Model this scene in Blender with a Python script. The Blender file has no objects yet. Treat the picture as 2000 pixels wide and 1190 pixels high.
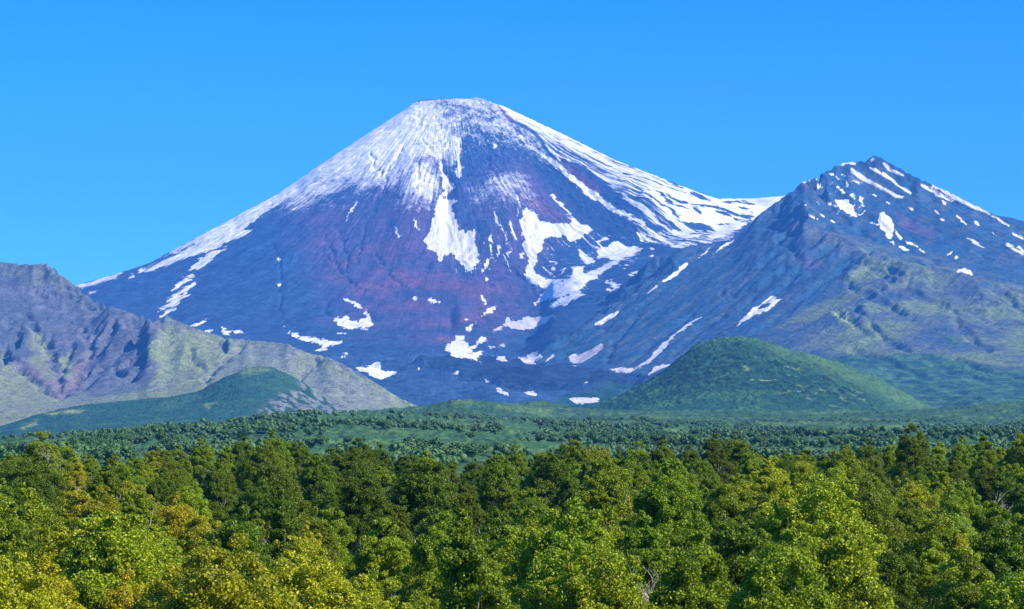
import bpy, math, random, time
import numpy as np
T0 = time.time()
R = math.radians
SC = bpy.context.scene
# ------------------------------------------------------------------ camera
F = 5200.0; HX, HY = 1000.0, 850.0          # focal length and horizon in photo pixels (2000 wide)
cam_d = bpy.data.cameras.new('camera'); cam = bpy.data.objects.new('camera', cam_d)
SC.collection.objects.link(cam); SC.camera = cam
cam_d.sensor_width = 36.0; cam_d.lens = 36.0 * F / 2000.0
cam_d.shift_y = (HY - 595.0) / 2000.0
cam_d.clip_start = 1.0; cam_d.clip_end = 90000.0
cam.location = (0, 0, 0); cam.rotation_euler = (R(90), 0, 0)
# ------------------------------------------------------------------ world, sun, exposure
SUN_EL, SUN_AZ = 38.0, 114.0                  # azimuth clockwise from the view direction (+Y)
world = bpy.data.worlds.new("World"); SC.world = world; world.use_nodes = True
wn = world.node_tree.nodes; wl = world.node_tree.links
bgn = wn['Background']; sky = wn.new('ShaderNodeTexSky'); sky.sky_type = 'NISHITA'; sky.sun_disc = False
sky.sun_elevation = R(SUN_EL); sky.sun_rotation = R(SUN_AZ)
sky.altitude = 600; sky.air_density = 1.0; sky.dust_density = 0.0; sky.ozone_density = 3.0
mulc = wn.new('ShaderNodeMix'); mulc.data_type = 'RGBA'; mulc.blend_type = 'MULTIPLY'; mulc.inputs['Factor'].default_value = 1.0
wl.new(sky.outputs[0], mulc.inputs['A'])
tcw = wn.new('ShaderNodeTexCoord'); sxw = wn.new('ShaderNodeSeparateXYZ'); wl.new(tcw.outputs['Generated'], sxw.inputs[0])   # deeper blue with height
rpw = wn.new('ShaderNodeValToRGB'); wl.new(sxw.outputs['Z'], rpw.inputs[0]); rpw.color_ramp.elements[0].position = 0.03; rpw.color_ramp.elements[0].color = (0.28, 1.06, 1.72, 1)
rpw.color_ramp.elements[1].position = 0.17; rpw.color_ramp.elements[1].color = (0.06, 0.75, 1.58, 1); wl.new(rpw.outputs[0], mulc.inputs['B'])
wl.new(mulc.outputs['Result'], bgn.inputs['Color']); bgn.inputs['Strength'].default_value = 0.076
sun_d = bpy.data.lights.new('sun', 'SUN'); sun = bpy.data.objects.new('sun', sun_d); SC.collection.objects.link(sun)
sun_d.energy = 4.9; sun_d.angle = R(0.5); sun_d.color = (1.0, 0.93, 0.80)
sun.rotation_euler = (R(90 - SUN_EL), 0, R(180 - SUN_AZ))
SC.view_settings.view_transform = 'Standard'; SC.view_settings.look = 'None'
SC.view_settings.exposure = 0.8; SC.view_settings.gamma = 1.0; SC.view_settings.use_curve_mapping = False
SC.cycles.use_denoising = True
SC.cycles.max_bounces = 6; SC.cycles.diffuse_bounces = 3; SC.cycles.glossy_bounces = 1
SC.cycles.transmission_bounces = 3; SC.cycles.volume_bounces = 2; SC.cycles.transparent_max_bounces = 8

# ------------------------------------------------------------------ helpers
def P(px, py, D):
    return ((px - HX) / F * D, D, (HY - py) / F * D)

def hsh(ix, iy, seed):
    n = (ix.astype(np.int64) * 374761393 + iy.astype(np.int64) * 668265263 + seed * 1274126177) & 0xFFFFFFFF
    n = ((n ^ (n >> 13)) * 1274126177) & 0xFFFFFFFF
    return (n ^ (n >> 16)) & 0xFFFF

def perlin(x, y, seed=0, wrapx=None):
    xi = np.floor(x); yi = np.floor(y); xf = (x - xi).astype(np.float32); yf = (y - yi).astype(np.float32)
    xi = xi.astype(np.int64); yi = yi.astype(np.int64)
    u = xf * xf * xf * (xf * (xf * 6 - 15) + 10); v = yf * yf * yf * (yf * (yf * 6 - 15) + 10)
    def g(ox, oy):
        gx = xi + ox
        if wrapx: gx = gx % wrapx
        a = hsh(gx, yi + oy, seed) * np.float32(2 * math.pi / 65536)
        return np.cos(a) * (xf - ox) + np.sin(a) * (yf - oy)
    a = g(0, 0); b = g(1, 0); c = g(0, 1); d = g(1, 1)
    return ((a + (b - a) * u) * (1 - v) + (c + (d - c) * u) * v) * 1.5

def fbm(x, y, oct=5, seed=0, gain=0.5, lac=2.03):
    s = 0; a = 1.0; t = 0
    for i in range(oct):
        s = s + a * perlin(x, y, seed + i * 17); t += a
        x = x * lac + 3.7; y = y * lac - 1.3; a *= gain
    return s / t * 1.6

def ridged(x, y, oct=5, seed=0, gain=0.5, lac=2.03):
    s = 0; a = 1.0; t = 0
    for i in range(oct):
        s = s + a * (1 - 2 * np.abs(perlin(x, y, seed + i * 17))); t += a
        x = x * lac + 3.7; y = y * lac - 1.3; a *= gain
    return s / t

def sstep(a, b, x):
    t = np.clip((x - a) / (b - a), 0, 1); return t * t * (3 - 2 * t)

def rbf(ctrl, X, Y, smooth=0.0, sc=1000.0):
    """surface through scattered (x,y,z) points; kernel |r| keeps ridges fairly crisp"""
    c = np.array(ctrl, dtype=np.float64); n = len(c)
    p = c[:, :2] / sc
    d = np.sqrt(((p[:, None] - p[None]) ** 2).sum(-1) + 1e-6)
    A = np.zeros((n + 3, n + 3)); A[:n, :n] = -d + smooth * np.eye(n); A[:n, n] = 1; A[:n, n + 1:] = p
    A[n, :n] = 1; A[n + 1:, :n] = p.T
    b = np.zeros(n + 3); b[:n] = c[:, 2]
    w = np.linalg.lstsq(A, b, rcond=None)[0]
    out = np.empty(X.size, dtype=np.float32); xf = X.ravel() / sc; yf = Y.ravel() / sc
    pw = p.astype(np.float32); ww = w.astype(np.float32)
    for i in range(0, X.size, 60000):
        xx = xf[i:i+60000].astype(np.float32); yy = yf[i:i+60000].astype(np.float32)
        dd = np.sqrt((xx[:, None] - pw[None, :, 0]) ** 2 + (yy[:, None] - pw[None, :, 1]) ** 2 + 1e-6)
        out[i:i+60000] = -(dd @ ww[:n]) + ww[n] + xx * ww[n + 1] + yy * ww[n + 2]
    return out.reshape(X.shape)

def dense(line, step=0):
    """resample a (px,py,D) polyline so that points are at most 60 px apart"""
    o = [line[0]]
    for a, b in zip(line[:-1], line[1:]):
        n = max(1, int(math.hypot(a[0] - b[0], a[1] - b[1]) / 45))
        for k in range(1, n + 1):
            t = k / n; o.append(tuple(a[i] + (b[i] - a[i]) * t for i in range(3)))
    return o

def ctrl_from(lines, crest=(), back=((500, 0.55), (1500, 0.45))):
    c = []
    for l in lines: c += [P(*q) for q in dense(l)]
    for l in crest:
        for q in dense(l):
            x, y, z = P(*q); c.append((x, y, z))
            for dd, s in back: c.append((x * (1 + dd / y), y + dd, z - dd * s))
    # drop near-duplicates
    o = []
    for q in c:
        if all((q[0]-r[0])**2 + (q[1]-r[1])**2 > 400 for r in o): o.append(q)
    return o

def blur(a):
    b = a.copy(); b[1:-1, 1:-1] = (a[1:-1, 1:-1] * 4 + (a[:-2, 1:-1] + a[2:, 1:-1] + a[1:-1, :-2] + a[1:-1, 2:]) * 2
        + a[:-2, :-2] + a[2:, 2:] + a[:-2, 2:] + a[2:, :-2]) / 16.0
    return b

def erode(H, cell, batches=12, drops=15000, steps=40, S=40.0, seed=1, mask=None, dep=0.3, ero=0.3, cap_k=4.0):
    """rain drops run downhill over the height grid, cut gullies and drop their load"""
    rng = np.random.default_rng(seed); h = (H / (cell * S)).astype(np.float64); ny, nx = h.shape
    for bt in range(batches):
        x = rng.uniform(2, nx - 3, drops); y = rng.uniform(2, ny - 3, drops)
        dx = np.zeros(drops); dy = np.zeros(drops); vel = np.ones(drops); wat = np.ones(drops); sed = np.zeros(drops)
        for s in range(steps):
            xi = x.astype(int); yi = y.astype(int); fx = x - xi; fy = y - yi
            a = h[yi, xi]; b = h[yi, xi+1]; c = h[yi+1, xi]; d = h[yi+1, xi+1]
            gx = (b - a) * (1 - fy) + (d - c) * fy; gy = (c - a) * (1 - fx) + (d - b) * fx
            hh = a*(1-fx)*(1-fy) + b*fx*(1-fy) + c*(1-fx)*fy + d*fx*fy
            dx = dx * 0.08 - gx * 0.92; dy = dy * 0.08 - gy * 0.92
            l = np.sqrt(dx*dx + dy*dy) + 1e-9; dx /= l; dy /= l
            X = x + dx; Y = y + dy
            ok = (X > 1.5) & (X < nx - 2.5) & (Y > 1.5) & (Y < ny - 2.5)
            if not ok.all():
                x, y, X, Y, xi, yi, fx, fy, dx, dy, vel, wat, sed, hh = [q[ok] for q in (x, y, X, Y, xi, yi, fx, fy, dx, dy, vel, wat, sed, hh)]
            if len(x) < 10: break
            Xi = X.astype(int); Yi = Y.astype(int); Fx = X - Xi; Fy = Y - Yi
            h2 = h[Yi, Xi]*(1-Fx)*(1-Fy) + h[Yi, Xi+1]*Fx*(1-Fy) + h[Yi+1, Xi]*(1-Fx)*Fy + h[Yi+1, Xi+1]*Fx*Fy
            dh = h2 - hh
            cap = np.maximum(-dh, 0.0008) * vel * wat * cap_k
            up = dh > 0
            amt = np.where(up, np.minimum(dh, sed), np.where(sed > cap, (sed - cap) * dep, -np.minimum((cap - sed) * ero, np.maximum(-dh, 0))))
            sed = sed - amt
            for oy, ox, w in ((0, 0, (1-fx)*(1-fy)), (0, 1, fx*(1-fy)), (1, 0, (1-fx)*fy), (1, 1, fx*fy)):
                np.add.at(h, (yi + oy, xi + ox), amt * w)
            vel = np.sqrt(np.maximum(vel*vel - dh * 4.0, 0.01)); wat *= 0.98
            x, y = X, Y
        h = h * 0.6 + blur(h) * 0.4 if bt % 3 == 2 else h
    return (h * (cell * S)).astype(np.float32)

def upsample(H, ny, nx):
    a = np.linspace(0, H.shape[0] - 1.001, ny); b = np.linspace(0, H.shape[1] - 1.001, nx)
    ai = a.astype(int); bi = b.astype(int); af = (a - ai)[:, None]; bf = (b - bi)[None]
    return (H[ai][:, bi]*(1-af)*(1-bf) + H[ai+1][:, bi]*af*(1-bf) + H[ai][:, bi+1]*(1-af)*bf + H[ai+1][:, bi+1]*af*bf)

def fit_sil(X, Y, Z, line, depth=120.0, mask=None):
    """nudge the top of a mountain until its skyline follows the given (px,py) line"""
    lx = [q[0] for q in line]; ly = [q[1] for q in line]
    for it in range(3):
        px, py = proj(X, Y, Z); m = (px > lx[0]) & (px < lx[-1])
        if mask is not None: m &= mask
        nb = int((lx[-1] - lx[0]) / 4); bi = ((px[m] - lx[0]) / (lx[-1] - lx[0]) * nb).astype(int).clip(0, nb - 1)
        top = np.full(nb, 1e9); np.minimum.at(top, bi, py[m]); cx = lx[0] + (np.arange(nb) + 0.5) * (lx[-1] - lx[0]) / nb
        ok = top < 1e8; top = np.interp(cx, cx[ok], top[ok])
        err = top - np.interp(cx, lx, ly)                      # + : skyline too low
        k = np.ones(5) / 5; err = np.convolve(np.pad(err, 2, 'edge'), k, 'valid')
        e = np.interp(px, cx, err); t = np.interp(px, cx, top)
        Z = Z + e * Y / F * np.exp(-np.maximum(py - t, 0) / depth) * sstep(lx[0] - 60, lx[0] + 30, px) * (1 - sstep(lx[-1] - 30, lx[-1] + 60, px))
    return Z.astype(np.float32)

# --- shapes given as outlines / strokes in photo pixels, measured from surface points
def poly_d(px, py, pts):
    """signed distance in px, positive inside"""
    pts = np.array(pts, float); n = len(pts); d = np.full(px.shape, 1e9); ins = np.zeros(px.shape, bool)
    for i in range(n):
        ax, ay = pts[i]; bx, by = pts[(i + 1) % n]; ex, ey = bx - ax, by - ay
        t = np.clip(((px - ax) * ex + (py - ay) * ey) / (ex*ex + ey*ey + 1e-9), 0, 1)
        d = np.minimum(d, (px - ax - t*ex)**2 + (py - ay - t*ey)**2)
        if ay != by: ins ^= ((ay > py) != (by > py)) & (px < ax + (py - ay) * ex / (by - ay))
    d = np.sqrt(d); return np.where(ins, d, -d)

def stroke_d(px, py, pts, w):
    pts = np.array(pts, float); d = np.full(px.shape, 1e9)
    if len(pts) == 1: return w - np.hypot(px - pts[0, 0], py - pts[0, 1])
    n = len(pts) - 1
    for i in range(n):
        ax, ay = pts[i]; bx, by = pts[i + 1]; ex, ey = bx - ax, by - ay
        t = np.clip(((px - ax) * ex + (py - ay) * ey) / (ex*ex + ey*ey + 1e-9), 0, 1)
        tt = (i + t) / n; ww = w * (0.55 + 0.9 * tt * (1 - tt) * 2)
        d = np.minimum(d, np.hypot(px - ax - t*ex, py - ay - t*ey) - ww)
    return -d

def apply_shapes(px, py, shapes, pad=14, base=-14.0):
    """max of signed distances, each computed only near its shape"""
    out = np.full(px.shape, base, np.float32)
    for s in shapes:
        crop, kind, pts, w = s
        ox, oy, k = CROPS[crop]; q = [(ox + a / k, oy + b / k) for a, b in pts]
        xs = [a[0] for a in q]; ys = [a[1] for a in q]; ww = (w or 0) / k
        m = (px > min(xs)-pad-ww) & (px < max(xs)+pad+ww) & (py > min(ys)-pad-ww) & (py < max(ys)+pad+ww)
        if not m.any(): continue
        d = poly_d(px[m], py[m], q) if kind == 'p' else stroke_d(px[m], py[m], q, ww)
        out[m] = np.maximum(out[m], d)
    return out

def region(px, py, pts, soft, jit=None):
    m = poly_d(px if jit is None else px + jit[0], py if jit is None else py + jit[1], pts)
    return sstep(-soft, soft, m)

def grid_mesh(name, X, Y, Z, mat, attrs, kind='structure', closed_u=False):
    """height sheet from 2-D arrays; attrs: name -> array (float or (..,3) colour)"""
    ny, nx = X.shape
    co = np.stack([X, Y, Z], -1).reshape(-1, 3).astype(np.float32)
    idx = np.arange(ny * nx).reshape(ny, nx)
    if closed_u: idx = np.concatenate([idx, idx[:, :1]], 1)
    q = np.stack([idx[:-1, :-1], idx[:-1, 1:], idx[1:, 1:], idx[1:, :-1]], -1).reshape(-1, 4).astype(np.int32)
    return raw_mesh(name, co, q, mat, attrs, kind)

def raw_mesh(name, co, q, mat, attrs, kind=None, smooth=True, link=True):
    me = bpy.data.meshes.new(name); n = len(co); f = len(q); k = q.shape[1]
    me.vertices.add(n); me.vertices.foreach_set('co', np.ascontiguousarray(co, np.float32).ravel())
    me.loops.add(f * k); me.loops.foreach_set('vertex_index', np.ascontiguousarray(q, np.int32).ravel())
    me.polygons.add(f); me.polygons.foreach_set('loop_start', np.arange(0, f * k, k, dtype=np.int32))
    if smooth: me.polygons.foreach_set('use_smooth', np.ones(f, bool))
    me.update(calc_edges=True)
    for an, a in attrs.items():
        a = np.asarray(a, np.float32)
        dom = 'POINT'
        if a.ndim >= 2 and a.shape[-1] == 3 and a.size == n * 3:
            at = me.attributes.new(an, 'FLOAT_VECTOR', dom); at.data.foreach_set('vector', a.reshape(-1))
        elif a.size == f:
            at = me.attributes.new(an, 'FLOAT', 'FACE'); at.data.foreach_set('value', a.reshape(-1))
        else:
            at = me.attributes.new(an, 'FLOAT', dom); at.data.foreach_set('value', a.reshape(-1))
    if mat: me.materials.append(mat)
    if not link: return me
    o = bpy.data.objects.new(name, me); SC.collection.objects.link(o)
    if kind: o['kind'] = kind
    return o

def proj(X, Y, Z):
    return HX + F * X / Y, HY - F * Z / Y

# ------------------------------------------------------------------ materials
class NT:
    def __init__(s, mat): s.t = mat.node_tree; s.n = s.t.nodes; s.l = s.t.links
    def new(s, t, **kw):
        n = s.n.new(t)
        for k, v in kw.items(): setattr(n, k, v)
        return n
    def link(s, a, b): s.l.new(a, b)
    def math(s, op, a, b=None, c=None, clamp=False):
        n = s.n.new('ShaderNodeMath'); n.operation = op; n.use_clamp = clamp
        for i, v in enumerate((a, b, c)):
            if v is None: continue
            if isinstance(v, (int, float)): n.inputs[i].default_value = v
            else: s.l.new(v, n.inputs[i])
        return n.outputs[0]
    def noise(s, vec, scale, detail=4, rough=0.55, dist=0.0):
        n = s.n.new('ShaderNodeTexNoise'); n.inputs['Scale'].default_value = scale; n.inputs['Detail'].default_value = detail
        n.inputs['Roughness'].default_value = rough; n.inputs['Distortion'].default_value = dist
        if vec is not None: s.l.new(vec, n.inputs['Vector'])
        return n.outputs['Fac']
    def mix(s, f, a, b, bt='MIX'):
        n = s.n.new('ShaderNodeMix'); n.data_type = 'RGBA'; n.blend_type = bt
        for sock, v in (('Factor', f), ('A', a), ('B', b)):
            if isinstance(v, (int, float)): n.inputs[sock].default_value = v
            elif isinstance(v, tuple): n.inputs[sock].default_value = (*v, 1) if len(v) == 3 else v
            else: s.l.new(v, n.inputs[sock])
        return n.outputs['Result']
    def attr(s, name, out='Fac'):
        n = s.n.new('ShaderNodeAttribute'); n.attribute_name = name; return n.outputs[out]
    def vmul(s, v, t):
        n = s.n.new('ShaderNodeVectorMath'); n.operation = 'MULTIPLY'; s.l.new(v, n.inputs[0]); n.inputs[1].default_value = t
        return n.outputs[0]
    def ss(s, v, a, b):
        n = s.n.new('ShaderNodeMapRange'); n.interpolation_type = 'SMOOTHSTEP'; s.l.new(v, n.inputs['Value'])
        n.inputs['From Min'].default_value = a; n.inputs['From Max'].default_value = b; return n.outputs[0]

def new_mat(name):
    m = bpy.data.materials.new(name); m.use_nodes = True; t = NT(m); return m, t, t.n['Principled BSDF']

SNOW = (0.90, 0.87, 0.84)
def mountain_mat(name, flow_scale, bump=6.0, grain=0.02, streak=3.5, snow_col=SNOW):
    """rock/scree/grass colour from 'col', snow where 'snow' (px from the patch edge) + noise is positive,
    and thin dusting where 'dust' is high; 'flow' runs across/along the fall line"""
    m, t, b = new_mat(name)
    pos = t.new('ShaderNodeNewGeometry').outputs['Position']
    flow = t.attr('flow', 'Vector'); fl = t.vmul(flow, flow_scale)
    nfa = t.noise(fl, 1.0, 5, 0.6); nfb = t.noise(t.vmul(flow, tuple(a * b for a, b in zip(flow_scale, (3.1, 1.3, 1.0)))), 1.0, 3, 0.6)
    nf = t.math('ADD', t.math('MULTIPLY', nfa, 0.6), t.math('MULTIPLY', nfb, 0.4)); n1 = t.noise(pos, grain, 7, 0.7); n2 = t.noise(pos, grain * 4.3, 5, 0.7)
    sn = t.attr('snow'); iso = t.attr('iso')
    m1 = t.math('MULTIPLY', t.math('SUBTRACT', n1, 0.5), iso); m2 = t.math('MULTIPLY', t.math('SUBTRACT', n2, 0.5), iso)
    e = t.math('MULTIPLY_ADD', t.math('SUBTRACT', nf, 0.5), streak * 4, t.math('ADD', sn, 0.4))
    e = t.math('MULTIPLY_ADD', m1, 8.0, e); e = t.math('MULTIPLY_ADD', m2, 5.0, e)
    patch = t.ss(e, -0.3, 0.6)
    du = t.attr('dust')
    k = t.math('MULTIPLY_ADD', t.math('SUBTRACT', nf, 0.5), 2.0, du)
    k = t.math('MULTIPLY_ADD', m1, 1.5, k)
    k = t.math('MULTIPLY_ADD', m2, 1.1, k)
    dust = t.math('MULTIPLY', t.ss(k, 0.2, 1.05), 0.95)
    tot = t.math('MAXIMUM', patch, dust)
    col = t.attr('col', 'Vector')
    v = t.math('MULTIPLY_ADD', t.math('SUBTRACT', n1, 0.5), 1.7, 1.0)
    v = t.math('MAXIMUM', t.math('MULTIPLY_ADD', t.math('SUBTRACT', n2, 0.5), 3.0, v), 0.15)
    v = t.math('MULTIPLY_ADD', t.math('SUBTRACT', nf, 0.5), 0.9, v)
    cc = t.new('ShaderNodeVectorMath', operation='SCALE'); t.link(col, cc.inputs[0]); t.link(v, cc.inputs['Scale'])
    dirt = t.attr('dirt')
    sc_ = t.mix(t.math('MAXIMUM', dirt, t.math('MULTIPLY', t.ss(n1, 0.5, 0.75), 0.35)), snow_col, (0.42, 0.38, 0.38))
    fin = t.mix(tot, cc.outputs[0], sc_)
    t.link(fin, b.inputs['Base Color']); b.inputs['Roughness'].default_value = 0.9; b.inputs['Specular IOR Level'].default_value = 0.15
    bp = t.new('ShaderNodeBump'); bp.inputs['Strength'].default_value = 1.0; bp.inputs['Distance'].default_value = bump * 1.8
    hh = t.math('ADD', t.math('MULTIPLY', n1, 1.0), t.math('MULTIPLY', nf, 0.8)); hh = t.math('MULTIPLY_ADD', n2, 0.35, hh)
    t.link(hh, bp.inputs['Height']); t.link(bp.outputs[0], b.inputs['Normal'])
    return m
# ------------------------------------------------------------------ snow patches (outline points read off enlarged pieces of the photograph)
CROPS = {1: (0, 450, 2.644), 2: (600, 170, 2.644), 3: (500, 480, 2.644), 4: (1100, 280, 3.5), 5: (1400, 280, 2.975), 6: (1100, 600, 2.222), 0: (0, 0, 1.0)}
def PG(c, *p): return (c, 'p', p, 0)
def ST(c, w, *p): return (c, 's', p, w)
SNOW_V = [
 PG(2,(690,560),(770,590),(745,610),(760,680),(790,740),(870,735),(865,790),(880,870),(880,900),(850,955),(822,950),(790,900),(740,860),(700,870),(680,895),(665,850),(625,830),(605,795),(635,745),(640,690),(665,630)),
 PG(2,(750,260),(785,265),(795,310),(790,370),(795,430),(790,470),(765,440),(775,380),(740,320)),
 PG(2,(680,375),(700,400),(705,450),(755,500),(760,520),(720,560),(690,600),(705,540),(700,480),(685,420)),
 PG(2,(1125,625),(1150,630),(1190,660),(1200,700),(1280,705),(1360,715),(1375,680),(1400,700),(1475,735),(1460,750),(1420,760),(1410,790),(1370,800),(1330,770),(1280,775),(1215,780),(1215,830),(1185,870),(1180,930),(1170,960),(1240,990),(1330,1000),(1370,975),(1370,930),(1430,925),(1420,960),(1500,940),(1620,880),(1740,835),(1650,870),(1590,915),(1520,960),(1440,1020),(1380,1060),(1310,1080),(1150,1130),(1200,1090),(1230,1070),(1240,1040),(1190,1020),(1150,1020),(1125,990),(1135,930),(1145,870),(1110,830),(1120,780),(1105,700),(1110,650)),
 PG(2,(1245,1140),(1262,1118),(1310,1088),(1380,1064),(1410,1058),(1440,1075),(1400,1095),(1330,1115)),
 PG(2,(1490,830),(1560,820),(1590,795),(1620,815),(1740,835),(1640,880),(1560,890),(1500,870)),
 PG(2,(1400,840),(1440,870),(1480,880),(1480,910),(1440,910),(1415,880)),
 ST(2,4,(960,640),(985,690),(1015,740),(1030,800)), ST(2,4,(1045,700),(1065,760),(1075,780)), ST(2,4,(1085,560),(1100,600),(1085,660)),
 ST(2,4,(945,765),(950,800)), ST(2,5,(1100,740),(1115,775)), ST(2,5,(1130,835),(1100,890)), ST(2,4,(990,820),(985,870)), ST(2,6,(945,880),(905,950)),
 ST(2,4,(960,800),(950,860)), ST(2,4,(910,800),(915,820)), ST(2,4,(1050,850),(1030,860)), ST(2,7,(925,995),(930,995)), ST(2,5,(900,1085),(920,1110)),
 ST(2,11,(905,1180),(935,1160),(975,1135)), ST(2,8,(195,1095),(240,1115),(280,1140)), ST(2,7,(300,1165),(320,1185)),
 ST(2,9,(1265,940),(1275,935)), ST(2,4,(1240,900),(1300,910)), ST(2,5,(960,310),(975,300)), ST(2,4,(1260,560),(1320,620),(1370,670)), ST(2,4,(550,680),(575,740)), ST(2,3,(260,590),(215,650),(205,690)),
 ST(2,3,(445,710),(470,775)), ST(2,4,(1500,800),(1560,770)),
 PG(3,(400,370),(460,370),(510,385),(530,400),(545,380),(570,375),(560,350),(575,345),(590,380),(605,405),(580,430),(530,420),(490,435),(450,420),(400,390)),
 PG(3,(125,415),(150,400),(155,415),(130,428)),
 PG(3,(172,445),(200,445),(230,470),(290,470),(330,485),(370,490),(450,492),(430,505),(385,510),(350,545),(290,545),(330,530),(345,515),(300,500),(240,490),(200,475)),
 ST(3,6,(420,452),(465,450)), ST(3,6,(475,560),(430,580)),
 PG(3,(515,630),(590,620),(630,592),(650,625),(640,645),(700,650),(765,655),(700,670),(640,685),(600,680),(560,655)),
 ST(3,6,(825,628),(845,632)), PG(3,(980,638),(1010,640),(1060,655),(1040,670),(1000,660)),
 PG(3,(975,530),(985,510),(1030,490),(1030,460),(1080,465),(1050,490),(1060,500),(1100,500),(1075,530),(1130,510),(1160,475),(1190,480),(1130,530),(1090,560),(1165,545),(1130,590),(1090,575),(1070,570),(1055,590),(1000,560)),
 PG(3,(1075,420),(1130,405),(1100,445),(1080,440)), ST(3,6,(1090,380),(1094,380)), ST(3,10,(1170,360),(1200,345),(1235,320)), ST(3,6,(1165,265),(1185,290)),
 ST(3,6,(1070,1075),(1080,1070)), ST(3,6,(1700,705),(1710,705)), ST(2,5,(1310,960),(1330,940)), ST(2,5,(1265,870),(1275,868)),
 ST(3,6,(105,68),(125,68)), ST(3,4,(120,200),(125,205)), ST(3,5,(900,280),(950,290)), ST(3,5,(820,270),(830,275)),
 # left rim of the cone
 PG(1,(385,285),(450,265),(560,240),(640,208),(600,240),(520,270),(430,298)), ST(1,4,(460,325),(500,312)), ST(1,4,(670,245),(690,235)),
 PG(1,(1320,0),(1200,50),(1100,95),(1000,130),(900,160),(800,200),(720,220),(715,205),(780,180),(850,140),(900,95),(1000,50),(1100,0)),
 PG(0,(790,222),(770,238),(740,256),(700,283),(650,320),(600,358),(550,393),(500,428),(470,450),(390,480),(380,465),(440,420),(490,390),(545,355),(600,320),(650,288),(700,252),(750,225),(780,212)),
 PG(0,(800,212),(770,250),(700,300),(720,300),(780,262),(812,225)),
 ST(1,10,(1000,235),(940,270),(890,310)), ST(1,9,(1000,280),(930,325),(860,370)), ST(1,9,(965,325),(925,355),(865,385)), ST(1,6,(920,372),(820,415)), ST(1,5,(905,405),(830,440)),
 ST(1,9,(1070,465),(1040,480),(985,500)), ST(1,8,(1150,505),(1160,525),(1185,525)), ST(1,5,(1200,522),(1250,528)), ST(1,4,(1060,518),(1090,520)),
 PG(1,(970,215),(1010,170),(1080,120),(1170,85),(1090,150),(1040,190)),
 # right flank and saddle
 PG(4,(700,180),(1000,300),(1400,320),(1640,290),(1660,340),(1500,400),(1380,460),(1300,520),(1200,590),(1130,620),(1060,655),(1000,655),(980,635),(1040,620),(1050,590),(1000,570),(870,520),(800,480),(700,400),(640,350),(600,310),(700,300),(760,310),(860,350),(900,370),(800,290)),
 ST(4,14,(0,195),(100,280),(200,360),(320,435),(450,500),(560,555)), ST(4,14,(400,350),(520,430),(620,520),(740,600)), ST(4,22,(740,600),(800,620),(880,640)), ST(4,12,(880,640),(940,625)),
 ST(4,42,(560,330),(640,380),(740,450),(860,510),(1000,550),(1150,560)), ST(4,12,(680,660),(750,700),(860,685)), ST(4,8,(640,620),(700,690)),
 PG(4,(340,675),(400,700),(550,720),(470,770),(380,790),(330,795),(290,770),(240,790),(240,740),(220,715),(290,725),(345,710)),
 ST(4,8,(600,775),(612,772)), ST(4,4,(590,720),(620,725)), ST(4,7,(330,930),(345,980),(380,1040)), ST(4,6,(290,940),(380,975)), ST(4,5,(300,1000),(400,1050)),
 ST(4,4,(400,860),(440,850)), ST(4,4,(460,900),(510,870)), ST(4,3,(620,840),(650,830)), ST(4,3,(700,800),(740,790)), ST(4,4,(450,1095),(490,1080)),
 PG(2,(975,80),(1010,80),(1100,130),(1250,200),(1400,265),(1500,310),(1650,380),(1851,470),(1851,492),(1650,405),(1450,318),(1300,250),(1150,190),(1060,160)),
 ST(2,9,(1060,220),(1130,290),(1200,340),(1300,410),(1400,490),(1540,590)),
]
SNOW_DIRTY = [   # old, dusty snow at the foot of the cone
 PG(3,(1350,580),(1400,570),(1460,550),(1480,580),(1420,610),(1380,600)),
 PG(3,(1625,570),(1700,555),(1790,512),(1790,530),(1730,580),(1650,615),(1620,605)),
 ST(3,5,(1180,695),(1210,700)), ST(3,6,(1240,745),(1300,770)), PG(3,(1225,575),(1290,570),(1290,595),(1260,603),(1235,590)),
 ST(3,4,(1215,530),(1280,515)), ST(3,3,(1545,560),(1485,615)), PG(3,(1370,780),(1390,760),(1430,745),(1445,770),(1410,778)),
 ST(3,6,(1480,772),(1520,776),(1560,782)), PG(3,(1612,785),(1650,785),(1700,795),(1780,788),(1770,800),(1720,812),(1650,810)),
 PG(3,(1220,440),(1260,415),(1310,375),(1310,400),(1340,395),(1390,372),(1440,378),(1560,358),(1480,400),(1400,430),(1380,440),(1360,420),(1300,420),(1250,440)),
]
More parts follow.
